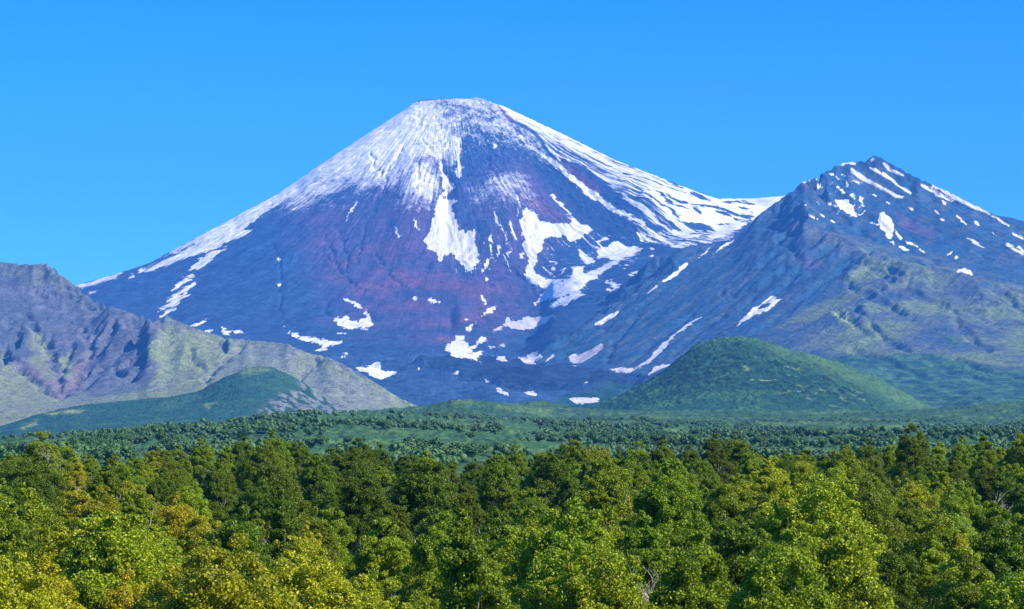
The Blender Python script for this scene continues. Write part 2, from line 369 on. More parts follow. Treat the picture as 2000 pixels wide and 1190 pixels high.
SNOW_R = [
 ST(6,8,(240,25),(200,50),(145,80)),
 PG(6,(608,45),(560,70),(500,115),(450,165),(420,200),(380,240),(330,265),(280,290),(200,275),(240,265),(310,270),(370,230),(400,190),(470,130),(520,90),(580,50)),
 ST(6,6,(470,250),(400,270),(370,295)), PG(6,(25,210),(80,205),(175,165),(160,190),(110,225),(60,252),(30,240)),
 PG(6,(900,5),(840,35),(750,85),(790,40),(830,0),(842,4),(838,16),(880,5)),
 PG(5,(390,900),(340,940),(290,970),(200,1010),(115,1060),(170,1000),(230,950),(250,940),(225,975),(260,975),(300,955),(320,935),(260,935),(330,888),(355,910)),
 ST(5,10,(785,150),(810,180),(870,215),(960,260)), ST(5,8,(970,265),(1030,300),(1080,320)), ST(5,9,(970,120),(1000,150),(1085,190)),
 ST(5,8,(890,145),(960,180),(1030,225),(1120,290)), ST(5,9,(1190,245),(1260,285),(1370,335)), ST(5,12,(1255,245),(1350,290),(1430,340),(1580,410)),
 ST(5,5,(1590,420),(1700,480)), ST(5,6,(1395,420),(1450,475)), ST(5,6,(1455,550),(1550,605)), ST(5,7,(1680,590),(1780,645)), ST(5,5,(1300,440),(1320,450)),
 ST(5,9,(725,122),(765,106),(800,122)), ST(5,7,(895,105),(905,90)), ST(5,5,(500,232),(550,212),(600,205)), ST(5,7,(585,240),(615,255)), ST(5,6,(655,178),(690,190)),
 ST(5,4,(578,338),(595,355)), ST(5,4,(508,352),(528,370)), ST(5,4,(530,415),(590,450)), ST(5,4,(600,412),(640,440)), ST(5,4,(665,450),(690,465)),
 ST(5,6,(700,250),(740,290)), ST(5,4,(830,300),(850,370)), ST(5,5,(750,220),(755,245)), ST(5,4,(785,300),(800,320)), ST(5,4,(645,345),(690,368)),
 PG(5,(945,415),(975,403),(1010,430),(1028,480),(1020,530),(1015,560),(985,550),(980,520),(950,490),(938,450)),
 PG(5,(690,330),(745,325),(780,345),(800,390),(812,425),(760,405),(710,375),(700,350)),
 ST(5,8,(1040,510),(1060,545),(1080,570)), ST(5,5,(1100,570),(1150,590),(1210,640)), ST(5,5,(1060,600),(1110,620)), ST(5,3,(885,460),(940,475)), ST(5,4,(1010,565),(1030,590)),
 ST(5,3,(1370,630),(1320,665)), ST(5,7,(1388,665),(1394,663)), ST(5,4,(1150,565),(1158,565)), PG(5,(1395,745),(1440,725),(1475,740),(1490,770),(1440,755)),
 ST(5,3,(80,570),(0,630)), ST(5,3,(410,365),(385,385)), ST(5,4,(910,298),(925,308)), ST(5,5,(985,340),(1000,352)), ST(5,5,(1120,375),(1140,395)),
 ST(5,5,(1500,460),(1530,480)), ST(5,5,(1600,520),(1620,535)), ST(5,5,(1720,530),(1785,555)), ST(5,5,(1310,340),(1330,355)), ST(5,5,(1270,390),(1300,420)),
 ST(5,7,(1750,605),(1785,630)),
 ST(4,12,(845,830),(780,890),(690,950)), ST(4,7,(640,985),(570,1030)), ST(4,4,(1145,665),(1020,765)), ST(4,3,(930,780),(1000,720)), ST(5,4,(60,590),(100,560)),
]

GUL_R = [ST(5,10,(880,640),(960,660),(1100,680),(1250,720)), ST(5,16,(890,735),(1000,790),(1080,830),(1150,880),(1200,910),(1300,950)), ST(5,14,(760,805),(790,850),(860,880),(950,920),(1050,980),(1130,1015)),
 ST(5,9,(930,850),(1000,880),(1060,890)), ST(5,8,(1120,760),(1100,830)), ST(5,9,(700,980),(790,1040),(800,1075),(860,1110),(1000,1170)), ST(5,16,(1370,980),(1420,1080),(1500,1150),(1580,1210)),
 ST(5,14,(1600,850),(1700,900),(1740,970),(1785,1010)), ST(5,9,(980,730),(1040,760),(1110,790)), ST(5,8,(820,705),(890,690)), ST(5,8,(1200,910),(1260,930),(1340,950)), ST(5,8,(860,1010),(890,1020),(800,945)),
 ST(5,10,(320,540),(430,570),(370,610)), ST(5,10,(20,860),(60,900),(110,880)), ST(5,9,(430,640),(500,700),(460,780)), ST(5,12,(560,240),(640,380),(760,470),(900,560)), ST(5,9,(1000,560),(1150,640),(1300,720)),
 ST(5,7,(700,590),(560,700),(400,840),(200,990)), ST(5,7,(620,560),(480,680),(300,830),(150,960)), ST(5,7,(780,700),(640,800),(450,950),(300,1060)), ST(5,6,(500,520),(380,640),(240,760),(60,900)),
 ST(6,7,(560,30),(420,140),(300,240)), ST(6,7,(330,40),(220,150),(190,240)), ST(6,8,(700,40),(560,130),(470,220)), ST(6,7,(1000,20),(860,100),(760,150)), ST(6,8,(1300,20),(1400,150),(1500,190)),
 ST(6,9,(1430,310),(1550,360),(1680,410),(1760,440)), ST(6,8,(1600,260),(1750,300),(1900,350),(2000,370)), ST(6,7,(1250,190),(1400,230),(1600,330),(1800,400)), ST(6,6,(1700,220),(1850,290),(2000,310))]
GUL_L = [ST(1,16,(150,470),(230,600),(285,700),(305,760),(315,850)), ST(1,12,(430,540),(475,640),(440,710),(370,800),(325,850)), ST(1,12,(590,540),(520,640),(480,700),(400,790),(330,850)),
 ST(1,10,(700,600),(600,680),(500,760),(410,830)), ST(1,10,(380,600),(330,700),(308,770)), ST(1,12,(60,660),(150,770),(240,830),(305,860)), ST(1,10,(1060,790),(1090,720),(1180,650),(1270,600)), ST(1,8,(1540,780),(1600,700),(1680,655)),
 ST(1,12,(30,500),(60,470),(130,460)), ST(1,10,(110,500),(75,600)), ST(1,8,(180,340),(300,368),(450,375),(540,392)), ST(1,9,(500,480),(560,450),(700,462)), ST(1,12,(30,610),(10,690)), ST(1,9,(250,560),(270,640),(290,720)),
 ST(1,8,(520,540),(470,590),(460,660)), ST(1,8,(640,700),(740,690),(700,760),(600,800)), ST(1,8,(560,720),(640,740),(560,790)), ST(1,8,(1160,570),(1170,640)), ST(1,6,(980,620),(1000,680),(1100,740))]

ROCKS = [ST(4,7,(870,340),(960,380),(1000,392)), ST(4,8,(880,420),(1000,430),(1100,450),(1180,490)), ST(4,7,(1100,402),(1200,400),(1300,420)), ST(4,8,(1050,462),(1130,482),(1260,500),(1290,480)), ST(4,9,(900,440),(940,480)),
 PG(4,(830,550),(940,545),(1040,580),(1030,600),(930,600),(860,590)), ST(4,7,(640,330),(760,420),(860,445)), ST(4,6,(1180,520),(1260,530),(1300,500)), ST(1,5,(720,205),(800,172),(900,122),(1000,72)), ST(4,6,(700,350),(800,400),(880,415)),
 ST(4,5,(500,290),(600,370),(700,430),(800,500)), ST(4,5,(1150,545),(1060,560)), ST(4,6,(1200,440),(1280,450)), ST(2,6,(785,740),(800,735)), ST(2,9,(815,745),(822,735)), ST(2,5,(1190,1000),(1200,995)), ST(2,6,(1250,780),(1200,900)),
 ST(4,4,(1020,350),(1090,392)), ST(4,5,(560,420),(640,500),(720,570))]
# ------------------------------------------------------------------ the volcano (polar height sheet round its axis)
VX, VY = -400.0, 18000.0
ROCK = np.array([0.025, 0.060, 0.118]); PURP = np.array([0.092, 0.057, 0.118]); RED = np.array([0.155, 0.068, 0.098])
OLIVE = np.array([0.200, 0.235, 0.115]); SCREE = np.array([0.165, 0.18, 0.175]); GREEN = np.array([0.016, 0.066, 0.040])
def lerpc(a, b, t): return a + (b - a) * t[..., None]
def radial_profile(phi, r):
    rr = [0, 190, 230, 260, 640, 1000, 1500, 2000, 2600, 3400, 4400, 5200, 6000, 7500, 9000, 11000]
    front = np.interp(r, rr, [2225, 2240, 2262, 2255, 1985, 1745, 1455, 1210, 960, 725, 520, 425, 345, 215, 90, -40])
    left = np.interp(r, [0, 190, 235, 250, 330, 640, 1194, 1678, 2059, 2300, 2543, 3200, 4500, 6000, 9000, 11000],
                     [2225, 2240, 2262, 2250, 2190, 2000, 1626, 1367, 1170, 1085, 1014, 850, 560, 360, 80, -40])
    right = np.interp(r, [0, 190, 245, 275, 330, 744, 1090, 1436, 1782, 2000, 2600, 3200, 4500, 6000, 9000, 11000],
                      [2225, 2240, 2258, 2238, 2226, 2034, 1868, 1728, 1602, 1570, 1450, 1230, 780, 430, 80, -40])
    c = np.cos(phi); s = np.sin(phi)
    wl_ = np.clip(-s, 0, 1) ** 2; wr = np.clip(s, 0, 1) ** 2; wf = c ** 2
    return front * wf + left * wl_ + right * wr
def build_volcano():
    a1 = np.linspace(-112, 112, 1750, endpoint=False); a2 = np.linspace(112, 248, 420, endpoint=False)
    phi = np.radians(np.concatenate([a1, a2])); t = np.linspace(0, 1, 660); r = 30 + 9800 * t ** 1.75
    PH, RR = np.meshgrid(phi, r)
    X0 = np.sin(PH); Y0 = -np.cos(PH)
    Z = radial_profile(PH, RR)
    # smooth the joins of the profile
    X = VX + X0 * RR; Y = VY + Y0 * RR
    U = PH / (2 * math.pi) * 64
    amp = sstep(240, 700, RR)
    wu = U + 0.5 * fbm(X / 900, Y / 900, 3, 5)
    rib = ridged(wu * 1.0, np.log(RR + 200) * 1.3, 4, 11, 0.55, 2.1)
    rib2 = ridged(wu * 5.0, np.log(RR + 200) * 3.0, 3, 31)
    decay = 1 - 0.55 * sstep(2500, 5500, RR)
    Z = Z + amp * decay * ((rib - 0.35) * np.minimum(RR * 0.010, 17) + rib2 * np.minimum(RR * 0.003, 4))
    Z += amp * fbm(X / 700, Y / 700, 4, 3) * 22 + fbm(X / 110, Y / 110, 4, 9) * 8 * sstep(200, 500, RR) + ridged(X / 48 + 3, Y / 48, 4, 13) * 3.0 * sstep(300, 700, RR)
    # raised older sector on the right, with a steep step down towards the left
    pd = np.degrees((PH + math.pi) % (2 * math.pi) - math.pi)
    edge = 41 + 2.0 * perlin(RR / 600, RR * 0 + 3, 77)
    w = sstep(edge - 7.5, edge, pd) * (1 - sstep(50, 72, pd)) * sstep(260, 700, RR) * (1 - sstep(1900, 2600, RR))
    Z += w * np.minimum(RR * 0.065, 110)
    # saddle snowfield joining the cone to the right-hand mountain
    sad = [P(*q) for q in [(1380,392,17900),(1420,388,18000),(1470,387,18000),(1530,383,18000),(1580,368,18000),(1640,360,18000),(1720,380,18000),
        (1400,420,17000),(1480,410,17000),(1560,400,17000),(1380,450,16000),(1440,440,16200),(1300,475,15600),(1360,472,15500),(1420,462,15500),
        (1250,500,14900),(1330,500,14900),(1200,540,14300),(1290,540,14000),(1150,570,13800),(1100,600,13200),(1200,620,12600),(1000,650,12400),(1350,640,12200),(1100,700,11500),
        (900,740,10500),(1400,560,13500),(1600,560,13000)]]
    sad += [(x, 20500, 700) for x in (-500, 500, 1200, 2000, 2600)] + [(x, 19200, 1250) for x in (1200, 1600, 2000, 2600)]
    sad += [(-2500, 15500, 300), (-2500, 12000, -200), (-800, 14500, 350), (-200, 13500, 300), (-1200, 10500, -200), (1500, 9500, -100), (3500, 15000, 800)]
    m = (X > -1500) & (X < 4500) & (Y > 9000) & (Y < 20500)
    zs = rbf(sad, X[m], Y[m]); zz = Z[m]; k = 30.0
    zs = zs + fbm(X[m] / 260, Y[m] / 260, 5, 41) * 16
    zs = zs - np.clip(1080 - (HX + F * X[m] / Y[m]), 0, 400) * 1.6
    hgt = np.clip(0.5 + (zs - zz) / (2 * k), 0, 1)
    Z[m] = zz * (1 - hgt) + zs * hgt + k * hgt * (1 - hgt)
    Z = fit_sil(X, Y, Z, [(120,566),(150,557),(240,531),(290,515),(400,455),(540,380),(620,325),(700,272),(760,233),(790,214),(812,199),(830,195),(880,193),(920,194),(953,199),(966,203),(985,208),(1100,262),(1200,312),(1300,351),(1370,378),(1400,388),(1470,388),(1530,383),(1580,368)], 140)
    px, py = proj(X, Y, Z)
    front = (np.abs(pd) < 112)
    # bulges, channels and lava tongues seen on the near face
    def bump(cx, cy, sx, sy, h, rot=0):
        c, s = math.cos(R(rot)), math.sin(R(rot)); a = ((px-cx)*c + (py-cy)*s) / sx; b = (-(px-cx)*s + (py-cy)*c) / sy
        return h * np.exp(-(a*a + b*b))
    D = bump(808,390,34,85,62,12) + bump(985,400,50,80,62,-12) - bump(872,370,16,70,50,-4) + bump(905,265,60,60,18) - bump(885,470,34,60,10)
    D += bump(1110,545,32,40,28) - bump(1190,540,80,22,16,-30)
    D += bump(905,620,16,24,16) - bump(880,625,9,22,22) + bump(935,640,14,20,10)
    Z += D * front
    CH = [ST(2,5,(340,640),(300,720),(260,900)), ST(2,5,(165,740),(180,830),(210,880),(200,1000)), ST(2,5,(95,770),(130,850),(150,920)),
          ST(2,5,(720,300),(690,400),(770,520)), ST(2,4,(930,380),(950,450),(1000,520)), ST(2,4,(600,290),(680,370)), ST(2,4,(570,420),(580,520),(550,600)),
          ST(3,5,(90,0),(110,70),(130,160),(125,300),(140,400)), ST(3,5,(370,60),(480,180),(560,240)), ST(3,6,(620,40),(700,160),(760,210)),
          ST(3,6,(380,280),(350,340),(400,370)), ST(3,6,(900,900),(1000,840),(1100,700)), ST(2,4,(1080,960),(1130,1000),(1190,1080)),
          ST(2,5,(330,340),(350,400),(400,470)), ST(2,5,(500,300),(420,420),(380,560)), ST(2,4,(650,540),(630,640),(560,700))]
    dch = apply_shapes(px + fbm(X / 120, Y / 120, 4, 95) * 9, py, CH, 14)
    Z -= 11 * np.clip(1 + dch / 3, 0, 1) * front
    blk = region(px, py, [(800,198),(960,198),(1020,245),(1100,300),(1180,370),(1290,480),(1200,470),(1110,400),(1030,330),(960,330),(905,325),(895,270),(860,300),(835,270),(800,240)], 12)
    Z += blk * (fbm(X / 42, Y / 42, 4, 51) * 13)
    # blocky lava field at the foot
    lf = region(px, py, [(640,690),(760,700),(900,690),(1080,705),(1260,730),(1350,740),(1350,830),(600,830)], 10)
    Z += lf * (fbm(X / 230, Y / 230, 5, 61) * 24 + ridged(X / 90, Y / 150, 5, 63) * 12)
    tong = region(px, py, [(812,716),(860,708),(960,712),(1080,722),(1180,735),(1290,742),(1290,765),(1200,768),(1110,768),(1020,762),(930,745),(850,730)], 3)
    Z += tong * (22 + fbm(X / 60, Y / 60, 4, 65) * 12)
    wx = fbm(X / 90, Y / 90, 3, 91) * 5
    px, py = proj(X, Y, Z)
    # ---- colours
    n1 = fbm(X / 380, Y / 380, 5, 71); n2 = fbm(U * 3.0, RR / 900, 4, 73)
    jx = n1 * 22; jy = fbm(X / 300 + 9, Y / 300, 4, 75) * 22; J = (jx, jy)
    col = np.broadcast_to(ROCK, X.shape + (3,)).copy()
    pur = region(px, py, [(560,400),(690,400),(760,320),(840,290),(900,420),(960,310),(1060,330),(1110,420),(1080,480),(1040,520),(1060,600),(960,650),(880,660),(780,640),(700,640),(640,590),(600,500)], 55, J)
    pur = np.clip(pur * (0.75 + 0.5 * n1 + 0.35 * n2), 0, 1)
    col = lerpc(col, PURP, pur)
    red = region(px, py, [(640,500),(760,470),(840,540),(980,560),(960,640),(900,650),(860,600),(720,600)], 35, J) * np.clip(n1 * 1.4 + 0.25, 0, 1)
    red += region(px, py, [(1090,310),(1130,330),(1180,375),(1170,385),(1100,340)], 8) + region(px, py, [(1010,380),(1060,390),(1120,440),(1118,452),(1060,420)], 10) * 0.7
    red += region(px, py, [(966,205),(985,212),(1010,240),(995,245),(965,215)], 4)
    red += region(px, py, [(860,655),(900,662),(870,672),(845,668)], 6) * 0.7
    col = lerpc(col, RED, np.clip(red, 0, 1))
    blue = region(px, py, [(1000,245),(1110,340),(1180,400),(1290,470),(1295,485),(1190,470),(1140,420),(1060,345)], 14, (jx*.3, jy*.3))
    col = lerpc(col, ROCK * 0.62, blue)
    col = lerpc(col, ROCK * 0.6, tong * 0.8)
    col = lerpc(col, ROCK * 1.35, lf * (1 - tong) * 0.8)
    gre = region(px, py, [(1100,770),(1300,740),(1300,800),(1100,800)], 10, J)
    col = lerpc(col, GREEN, gre)
    col *= (1 + 0.25 * n2[..., None])
    # ---- snow
    wa = fbm(X / 75, Y / 75, 4, 93) * 4.5; wb = fbm(X / 75 + 8, Y / 75, 4, 94) * 4.5
    sn = apply_shapes(px + wa, py + wb, SNOW_V); sd = apply_shapes(px + wa, py + wb, SNOW_DIRTY); 
    ax_ = (px - 700) * 0
    strk = region(px, py, [(975,207),(1100,262),(1200,312),(1300,350),(1400,388),(1440,400),(1440,470),(1330,490),(1290,478),(1200,410),(1100,330),(1040,262),(1000,235)], 7, (jx*.2, jy*.2))
    holes = region(px, py, [(1100,318),(1140,330),(1215,395),(1290,450),(1230,420),(1160,372)], 9)
    left_band = region(px, py, [(800,210),(700,272),(560,372),(420,458),(440,462),(560,400),(700,310),(760,275),(850,240)], 12)
    dust = 0.0 * px - 0.6
    lim = np.interp(px, [400, 520, 600, 700, 800, 870, 950, 1030, 1100, 1200], [470, 465, 462, 445, 420, 395, 440, 435, 390, 390])
    dd = sstep(45, -160, py - lim - jy * 1.2) * (1.0 + 0.15 * sstep(860, 780, px))
    dust = np.maximum(dust, dd * 1.5 - 0.6)
    scr = region(px, py, [(800,320),(838,300),(862,360),(862,420),(820,430),(750,420)], 22) + region(px, py, [(950,315),(1010,305),(1065,370),(1080,430),(1000,445),(900,425),(915,370)], 26, (jx * .5, jy * .5)) * 0.78
    dust = np.where(scr > 0.02, np.maximum(dust, -0.3 + 1.15 * np.clip(scr, 0, 1) * sstep(470, 345, py)), dust)
    blk2 = region(px, py, [(845,195),(955,198),(1000,245),(1080,320),(1150,375),(1290,470),(1290,488),(1180,470),(1090,400),(1030,335),(960,330),(905,350),(900,300),(895,262),(880,240)], 26, (jx*.5, jy*.5))
    dust = dust * (1 - blk2) + blk2 * (0.50 - 0.8 * sstep(245, 330, py - (px - 960) * 0.25))
    dust = np.where(RR < 255, 0.15, dust)
    rs_ = np.clip(strk * 1.5, 0, 1); dust = dust * (1 - rs_) - 0.35 * rs_
    dust = np.where(front, dust, np.where(Z > 1500, 0.6, -0.5))
    for pts, lv in (([(925,420),(1045,430),(1050,545),(915,540)], -2.9), ([(1060,440),(1190,450),(1290,480),(1180,560),(1060,590)], -2.6), ([(1225,425),(1310,455),(1400,470),(1330,490),(1250,475)], -0.6),
                    ([(850,440),(935,440),(930,560),(850,540)], -3.6), ([(1120,560),(1330,490),(1300,560),(1150,620)], -3.6), ([(1400,388),(1530,385),(1500,420),(1400,430)], -1.0), ([(870,620),(1010,600),(1010,720),(870,720)], -4.0)):
        sn = np.maximum(sn, region(px, py, pts, 8, (jx*.3, jy*.3)) * (14 + lv) - 14)
    back_sn = np.where(front, sn, -14)
    edge_sn = strk * (1 - holes) * 12 - 12.6 + 1.6 * sstep(40, 0, py - np.interp(px, [975,1100,1200,1300,1400], [205,262,312,350,388]))
    sn = np.maximum(back_sn, np.where(strk > 0.03, edge_sn, -14))
    rk = apply_shapes(px + wa, py + wb, ROCKS, 10, -10.0); sn = np.where((rk > -7) & front, np.minimum(sn, -rk * 1.6 - 1.2), sn)
    dirt = np.clip(sstep(-4, 1, sd), 0, 0.55); sn = np.maximum(sn, sd)
    dirt = np.maximum(dirt, 0.32 * region(px, py, [(830,440),(860,400),(890,440),(930,450),(915,540),(840,500)], 10))
    iso = 1 - 0.85 * strk + 0.6 * blk2 * (1 - strk)
    flow = np.stack([U * np.where(pd > 41, 2.4, 3.2), np.log(RR + 150) * np.where(pd > 41, 2.2, 5.0), X * 0], -1)
    mat = mountain_mat('volcano_rock_and_snow', (2.6, 0.8, 1.0), 7.0, 0.012, 6.0)
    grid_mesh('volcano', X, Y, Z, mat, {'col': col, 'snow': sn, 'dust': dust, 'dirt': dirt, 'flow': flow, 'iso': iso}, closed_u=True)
build_volcano(); print('volcano', time.time() - T0)

# ------------------------------------------------------------------ height-sheet mountains from ridge and valley lines
def sheet(name, x0, x1, y0, y1, cell, ctrl, seed, noise, er=None, skirt=260, floor=-60, maxz=None, er2=None):
    nx = int((x1 - x0) / cell); ny = int((y1 - y0) / cell)
    xs = np.linspace(x0, x1, nx); ys = np.linspace(y0, y1, ny)
    cx = max(2, nx // 3); cy = max(2, ny // 3)
    XC, YC = np.meshgrid(np.linspace(x0, x1, cx), np.linspace(y0, y1, cy))
    Z = rbf(ctrl, XC, YC)
    for amp, sc, kind in noise:
        if sc >= 90: Z = Z + amp * (fbm if kind == 'f' else ridged)(XC / sc, YC / sc, 4, seed)
        seed += 3
    if er2: Z = erode(Z, cell * 3, seed=seed, **er2)
    Z = upsample(Z, ny, nx)
    X, Y = np.meshgrid(xs, ys)
    seed0 = seed
    for amp, sc, kind in noise:
        if sc < 90: Z = Z + amp * (fbm if kind == 'f' else ridged)(X / sc, Y / sc, 4, seed)
        seed += 3
    if er: Z = erode(Z, cell, seed=seed, **er)
    d = np.minimum(np.minimum(X - x0, x1 - X), np.minimum(Y - y0, y1 - Y))
    k = sstep(0, skirt, d); Z = Z * k + (floor) * (1 - k)
    return X, Y, Z.astype(np.float32)

def build_right_mountain():
    crest = [[(1403,472,13000),(1443,450,13000),(1494,411,13100),(1540,378,13500),(1563,357,13700),(1590,350,13800),(1612,336,13900),(1640,323,14000),(1662,316,14000),(1690,316,14000),(1710,305,14000),
              (1740,320,14000),(1780,343,14000),(1840,370,14000),(1900,400,13900),(1950,425,13800),(2000,447,13700),(2150,500,13500),(2350,560,13000)]]
    lines = [
     [(1260,492,12900),(1330,482,12900),(1403,472,13000)],
     [(1260,498,12900),(1180,568,12500),(1100,618,12000),(1010,680,11300)],
     [(1180,540,13200),(1100,650,12600),(1000,720,12000),(960,760,11500),(940,800,10500)], [(880,830,11500),(880,800,13500),(1000,640,15000)],
     # shoulder ridge running right, then the nose above the grass spurs
     [(1494,411,13100),(1505,428,12700),(1550,432,12500),(1600,442,12300),(1650,458,12100),(1700,484,11800),(1760,500,11600),(1820,510,11500),(1904,540,11300),(2000,557,11100),(2150,600,10900)],
     # hollow behind it
     [(1600,410,13000),(1660,450,12700),(1740,480,12400),(1800,525,12100),(1860,552,11900),(1930,565,11800),(2000,575,11700)],
     [(1640,365,13500),(1650,400,13200)], [(1730,360,13600),(1730,420,13000),(1745,465,12700)],
     [(1790,400,13400),(1860,470,12800),(1900,510,12400)], [(1850,420,13500),(1930,480,13000),(2000,530,12400)],
     [(1700,340,13750),(1680,370,13500)], [(1920,440,13600),(2000,490,13200)],
     # face towards the left: fall lines
     [(1480,450,12700),(1420,520,12200),(1330,600,11600),(1230,690,10900),(1180,730,10600)],
     [(1440,470,12850),(1370,540,12350),(1260,620,11700),(1150,690,11100),(1080,715,10800)],
     [(1600,460,12100),(1540,530,11700),(1450,610,11200),(1370,680,10700),(1290,735,10300)],
     [(1680,490,11800),(1640,540,11400),(1570,610,10900),(1490,670,10500),(1400,720,10100)],
     # deep gully with the long snow tongue
     [(1372,622,11380),(1330,665,11080),(1285,706,10780),(1250,733,10500)],
     [(1530,583,11500),(1480,612,11250),(1440,640,11000)],
     [(1330,482,12600),(1320,525,12350),(1280,560,12150)],
     # foot
     [(960,810,9800),(1020,770,10100),(1100,742,10200),(1200,745,10100),(1290,750,10000),(1400,745,9800)],
     # grass spurs and gullies between
     [(1702,490,11700),(1760,520,11300),(1850,545,11000),(1950,580,10700),(2050,610,10500)],
     [(1670,540,11150),(1740,560,10950),(1800,590,10700),(1850,600,10550)],
     [(1640,580,10900),(1700,600,10600),(1760,640,10300),(1800,660,10100)],
     [(1600,610,10700),(1650,650,10300),(1700,680,10000),(1760,700,9800)],
     [(1760,545,11000),(1780,575,10950),(1830,605,10700),(1860,640,10450),(1900,680,10050),(1960,712,9700)],
     [(1860,580,10850),(1940,610,10500),(2000,640,10250)], [(1900,640,10350),(1960,650,10200),(2050,680,9900)],
     [(1500,690,10200),(1560,680,10250),(1620,690,10000),(1700,705,9700),(1800,715,9400),(1900,730,9200),(2000,745,9000)],
     [(1450,720,9800),(1550,720,9700),(1650,720,9400),(1750,735,9000),(1850,750,8700),(2000,770,8400),(2150,780,8300)],
     [(1450,780,8700),(1600,770,8400),(1750,775,8000),(1850,790,7600),(2000,800,7200),(2150,800,7000)],
     [(1600,830,6900),(1750,830,6700),(1850,835,6500),(2000,838,6300),(2150,838,6200)], [(1200,812,8800),(1000,830,9000),(850,840,9200)]]
    c = ctrl_from(lines, crest, back=((450, 0.6), (1300, 0.5), (2600, 0.45)))
    X, Y, Z = sheet('m', -700, 3400, 6200, 16200, 8.0, c, 200, [(26, 520, 'f'), (10, 160, 'r'), (4, 40, 'f')],
                    er=dict(batches=26, drops=22000, steps=55, S=30, cap_k=3.0), er2=dict(batches=14, drops=9000, steps=70, S=30, cap_k=3.0))
    px, py = proj(X, Y, Z)
    wn_ = fbm(X / 130, Y / 130, 4, 295) * 6; wm_ = fbm(X / 130 + 7, Y / 130, 4, 297) * 5
    Z = Z - 24 * np.clip(1 + apply_shapes(px + wn_, py + wm_, GUL_R) / 5, 0, 1) ** 1.2 * 0.6 * np.clip(0.85 + 0.08 * wn_, 0.4, 1.2) * np.where(Y < 9000, 0.35, 1)
    Z = fit_sil(X, Y, Z, [(1470,430),(1494,411),(1540,379),(1561,364),(1566,355),(1590,350),(1612,337),(1640,322),(1660,317),(1690,317),(1700,309),(1710,304),(1722,311),(1740,320),(1780,343),(1840,370),(1900,400),(1950,425),(2000,447),(2040,465)], 60)
    Z = Z + ridged(X / 70 + Y / 200, Y / 110, 5, 291) * 4.5 + fbm(X / 22, Y / 22, 3, 293) * 2.0
    px, py = proj(X, Y, Z)
    lf = region(px, py, [(940,700),(1080,702),(1260,728),(1330,745),(1350,830),(940,830)], 8)
    Z = Z + lf * (fbm(X / 230, Y / 230, 5, 61) * 16 + ridged(X / 90, Y / 150, 5, 63) * 10)
    tong = region(px, py, [(960,712),(1080,722),(1180,735),(1290,742),(1290,765),(1200,768),(1110,768),(1020,762),(950,745)], 3)
    Z = Z + tong * (14 + fbm(X / 60, Y / 60, 4, 65) * 10)
    px, py = proj(X, Y, Z)
    n1 = fbm(X / 300, Y / 300, 5, 271); n2 = fbm(X / 70, Y / 70, 4, 273); J = (n1 * 16, fbm(X / 260 + 5, Y / 260, 4, 275) * 14)
    gy, gx = np.gradient(Z, Y[1, 0] - Y[0, 0], X[0, 1] - X[0, 0]); slope = np.hypot(gx, gy)
    col = np.broadcast_to(ROCK * np.array([1.0, 1.3, 1.15]), X.shape + (3,)).copy()
    red = region(px, py, [(1560,350),(1590,355),(1580,372),(1555,368)], 6) + region(px, py, [(1745,410),(1790,425),(1830,450),(1820,470),(1760,440)], 12, J) + region(px, py, [(1540,490),(1570,495),(1590,520),(1570,530)], 10, J) * 0.6
    col = lerpc(col, PURP * 1.1, np.clip(red, 0, 1))
    col = lerpc(col, SCREE * 0.62, region(px, py, [(1500,425),(1600,440),(1700,480),(1680,500),(1600,480),(1520,450)], 10, J) * 0.7)
    fu = X * 0.9 - Y * 0.43; fv = X * 0.43 + Y * 0.9
    col = lerpc(col, SCREE * 0.62, np.clip(0.15 + fbm(fu / 45, fv / 420, 5, 281) * 1.5, 0, 1) * 0.6)
    col = lerpc(col, ROCK * 0.7, np.clip(fbm(fu / 60, fv / 300, 4, 283) * 1.6 - 0.1, 0, 1) * 0.7)
    Z = Z + ridged(fu / 60, fv / 420, 4, 285) * 6 * region(px, py, [(1480,430),(1700,490),(1600,600),(1400,720),(1150,740),(1020,690),(1260,500)], 25)
    col = lerpc(col, ROCK * 0.6, tong * 0.8); col = lerpc(col, ROCK * 1.4, lf * (1 - tong) * 0.8)
    gz = region(px, py, [(1690,484),(1820,508),(1904,538),(2200,600),(2200,800),(1400,800),(1400,722),(1480,670),(1560,620),(1640,575),(1665,540)], 14, J)
    gz = gz * np.clip(0.72 + n1 * 0.9 + n2 * 0.35, 0.25, 1)
    oli = lerpc(np.broadcast_to(SCREE * np.array([0.75, 0.75, 0.8]), X.shape + (3,)).copy(), OLIVE * np.array([0.72, 0.8, 0.8]), np.clip(0.55 + 1.2 * n1, 0, 1))
    col = lerpc(col, oli, gz)
    bright = region(px, py, [(1625,610),(1650,608),(1675,640),(1660,645),(1635,625)], 8, (J[0]*.4, J[1]*.4)) + region(px, py, [(1650,540),(1690,530),(1700,545),(1660,560)], 8) * 0.5
    col = lerpc(col, np.array([0.26, 0.33, 0.08]), np.clip(bright, 0, 1) * 0.8)
    gr = region(px, py, [(1570,700),(1640,694),(1700,690),(1780,692),(1870,700),(1960,722),(2010,735),(2200,760),(2200,900),(1500,900),(1560,760)], 8, J)
    gr = np.clip(gr + region(px, py, [(1830,660),(1870,655),(1880,668),(1845,675)], 5, J), 0, 1)
    shr = np.clip(0.5 + 1.6 * fbm(X / 60, Y / 160, 4, 291), 0, 1)
    col = lerpc(col, lerpc(np.broadcast_to(np.array([0.060, 0.15, 0.06]), X.shape + (3,)).copy(), GREEN * 1.1, shr), gr)
    wa = fbm(X / 60, Y / 60, 4, 93) * 2.2; wb = fbm(X / 60 + 8, Y / 60, 4, 94) * 2.2
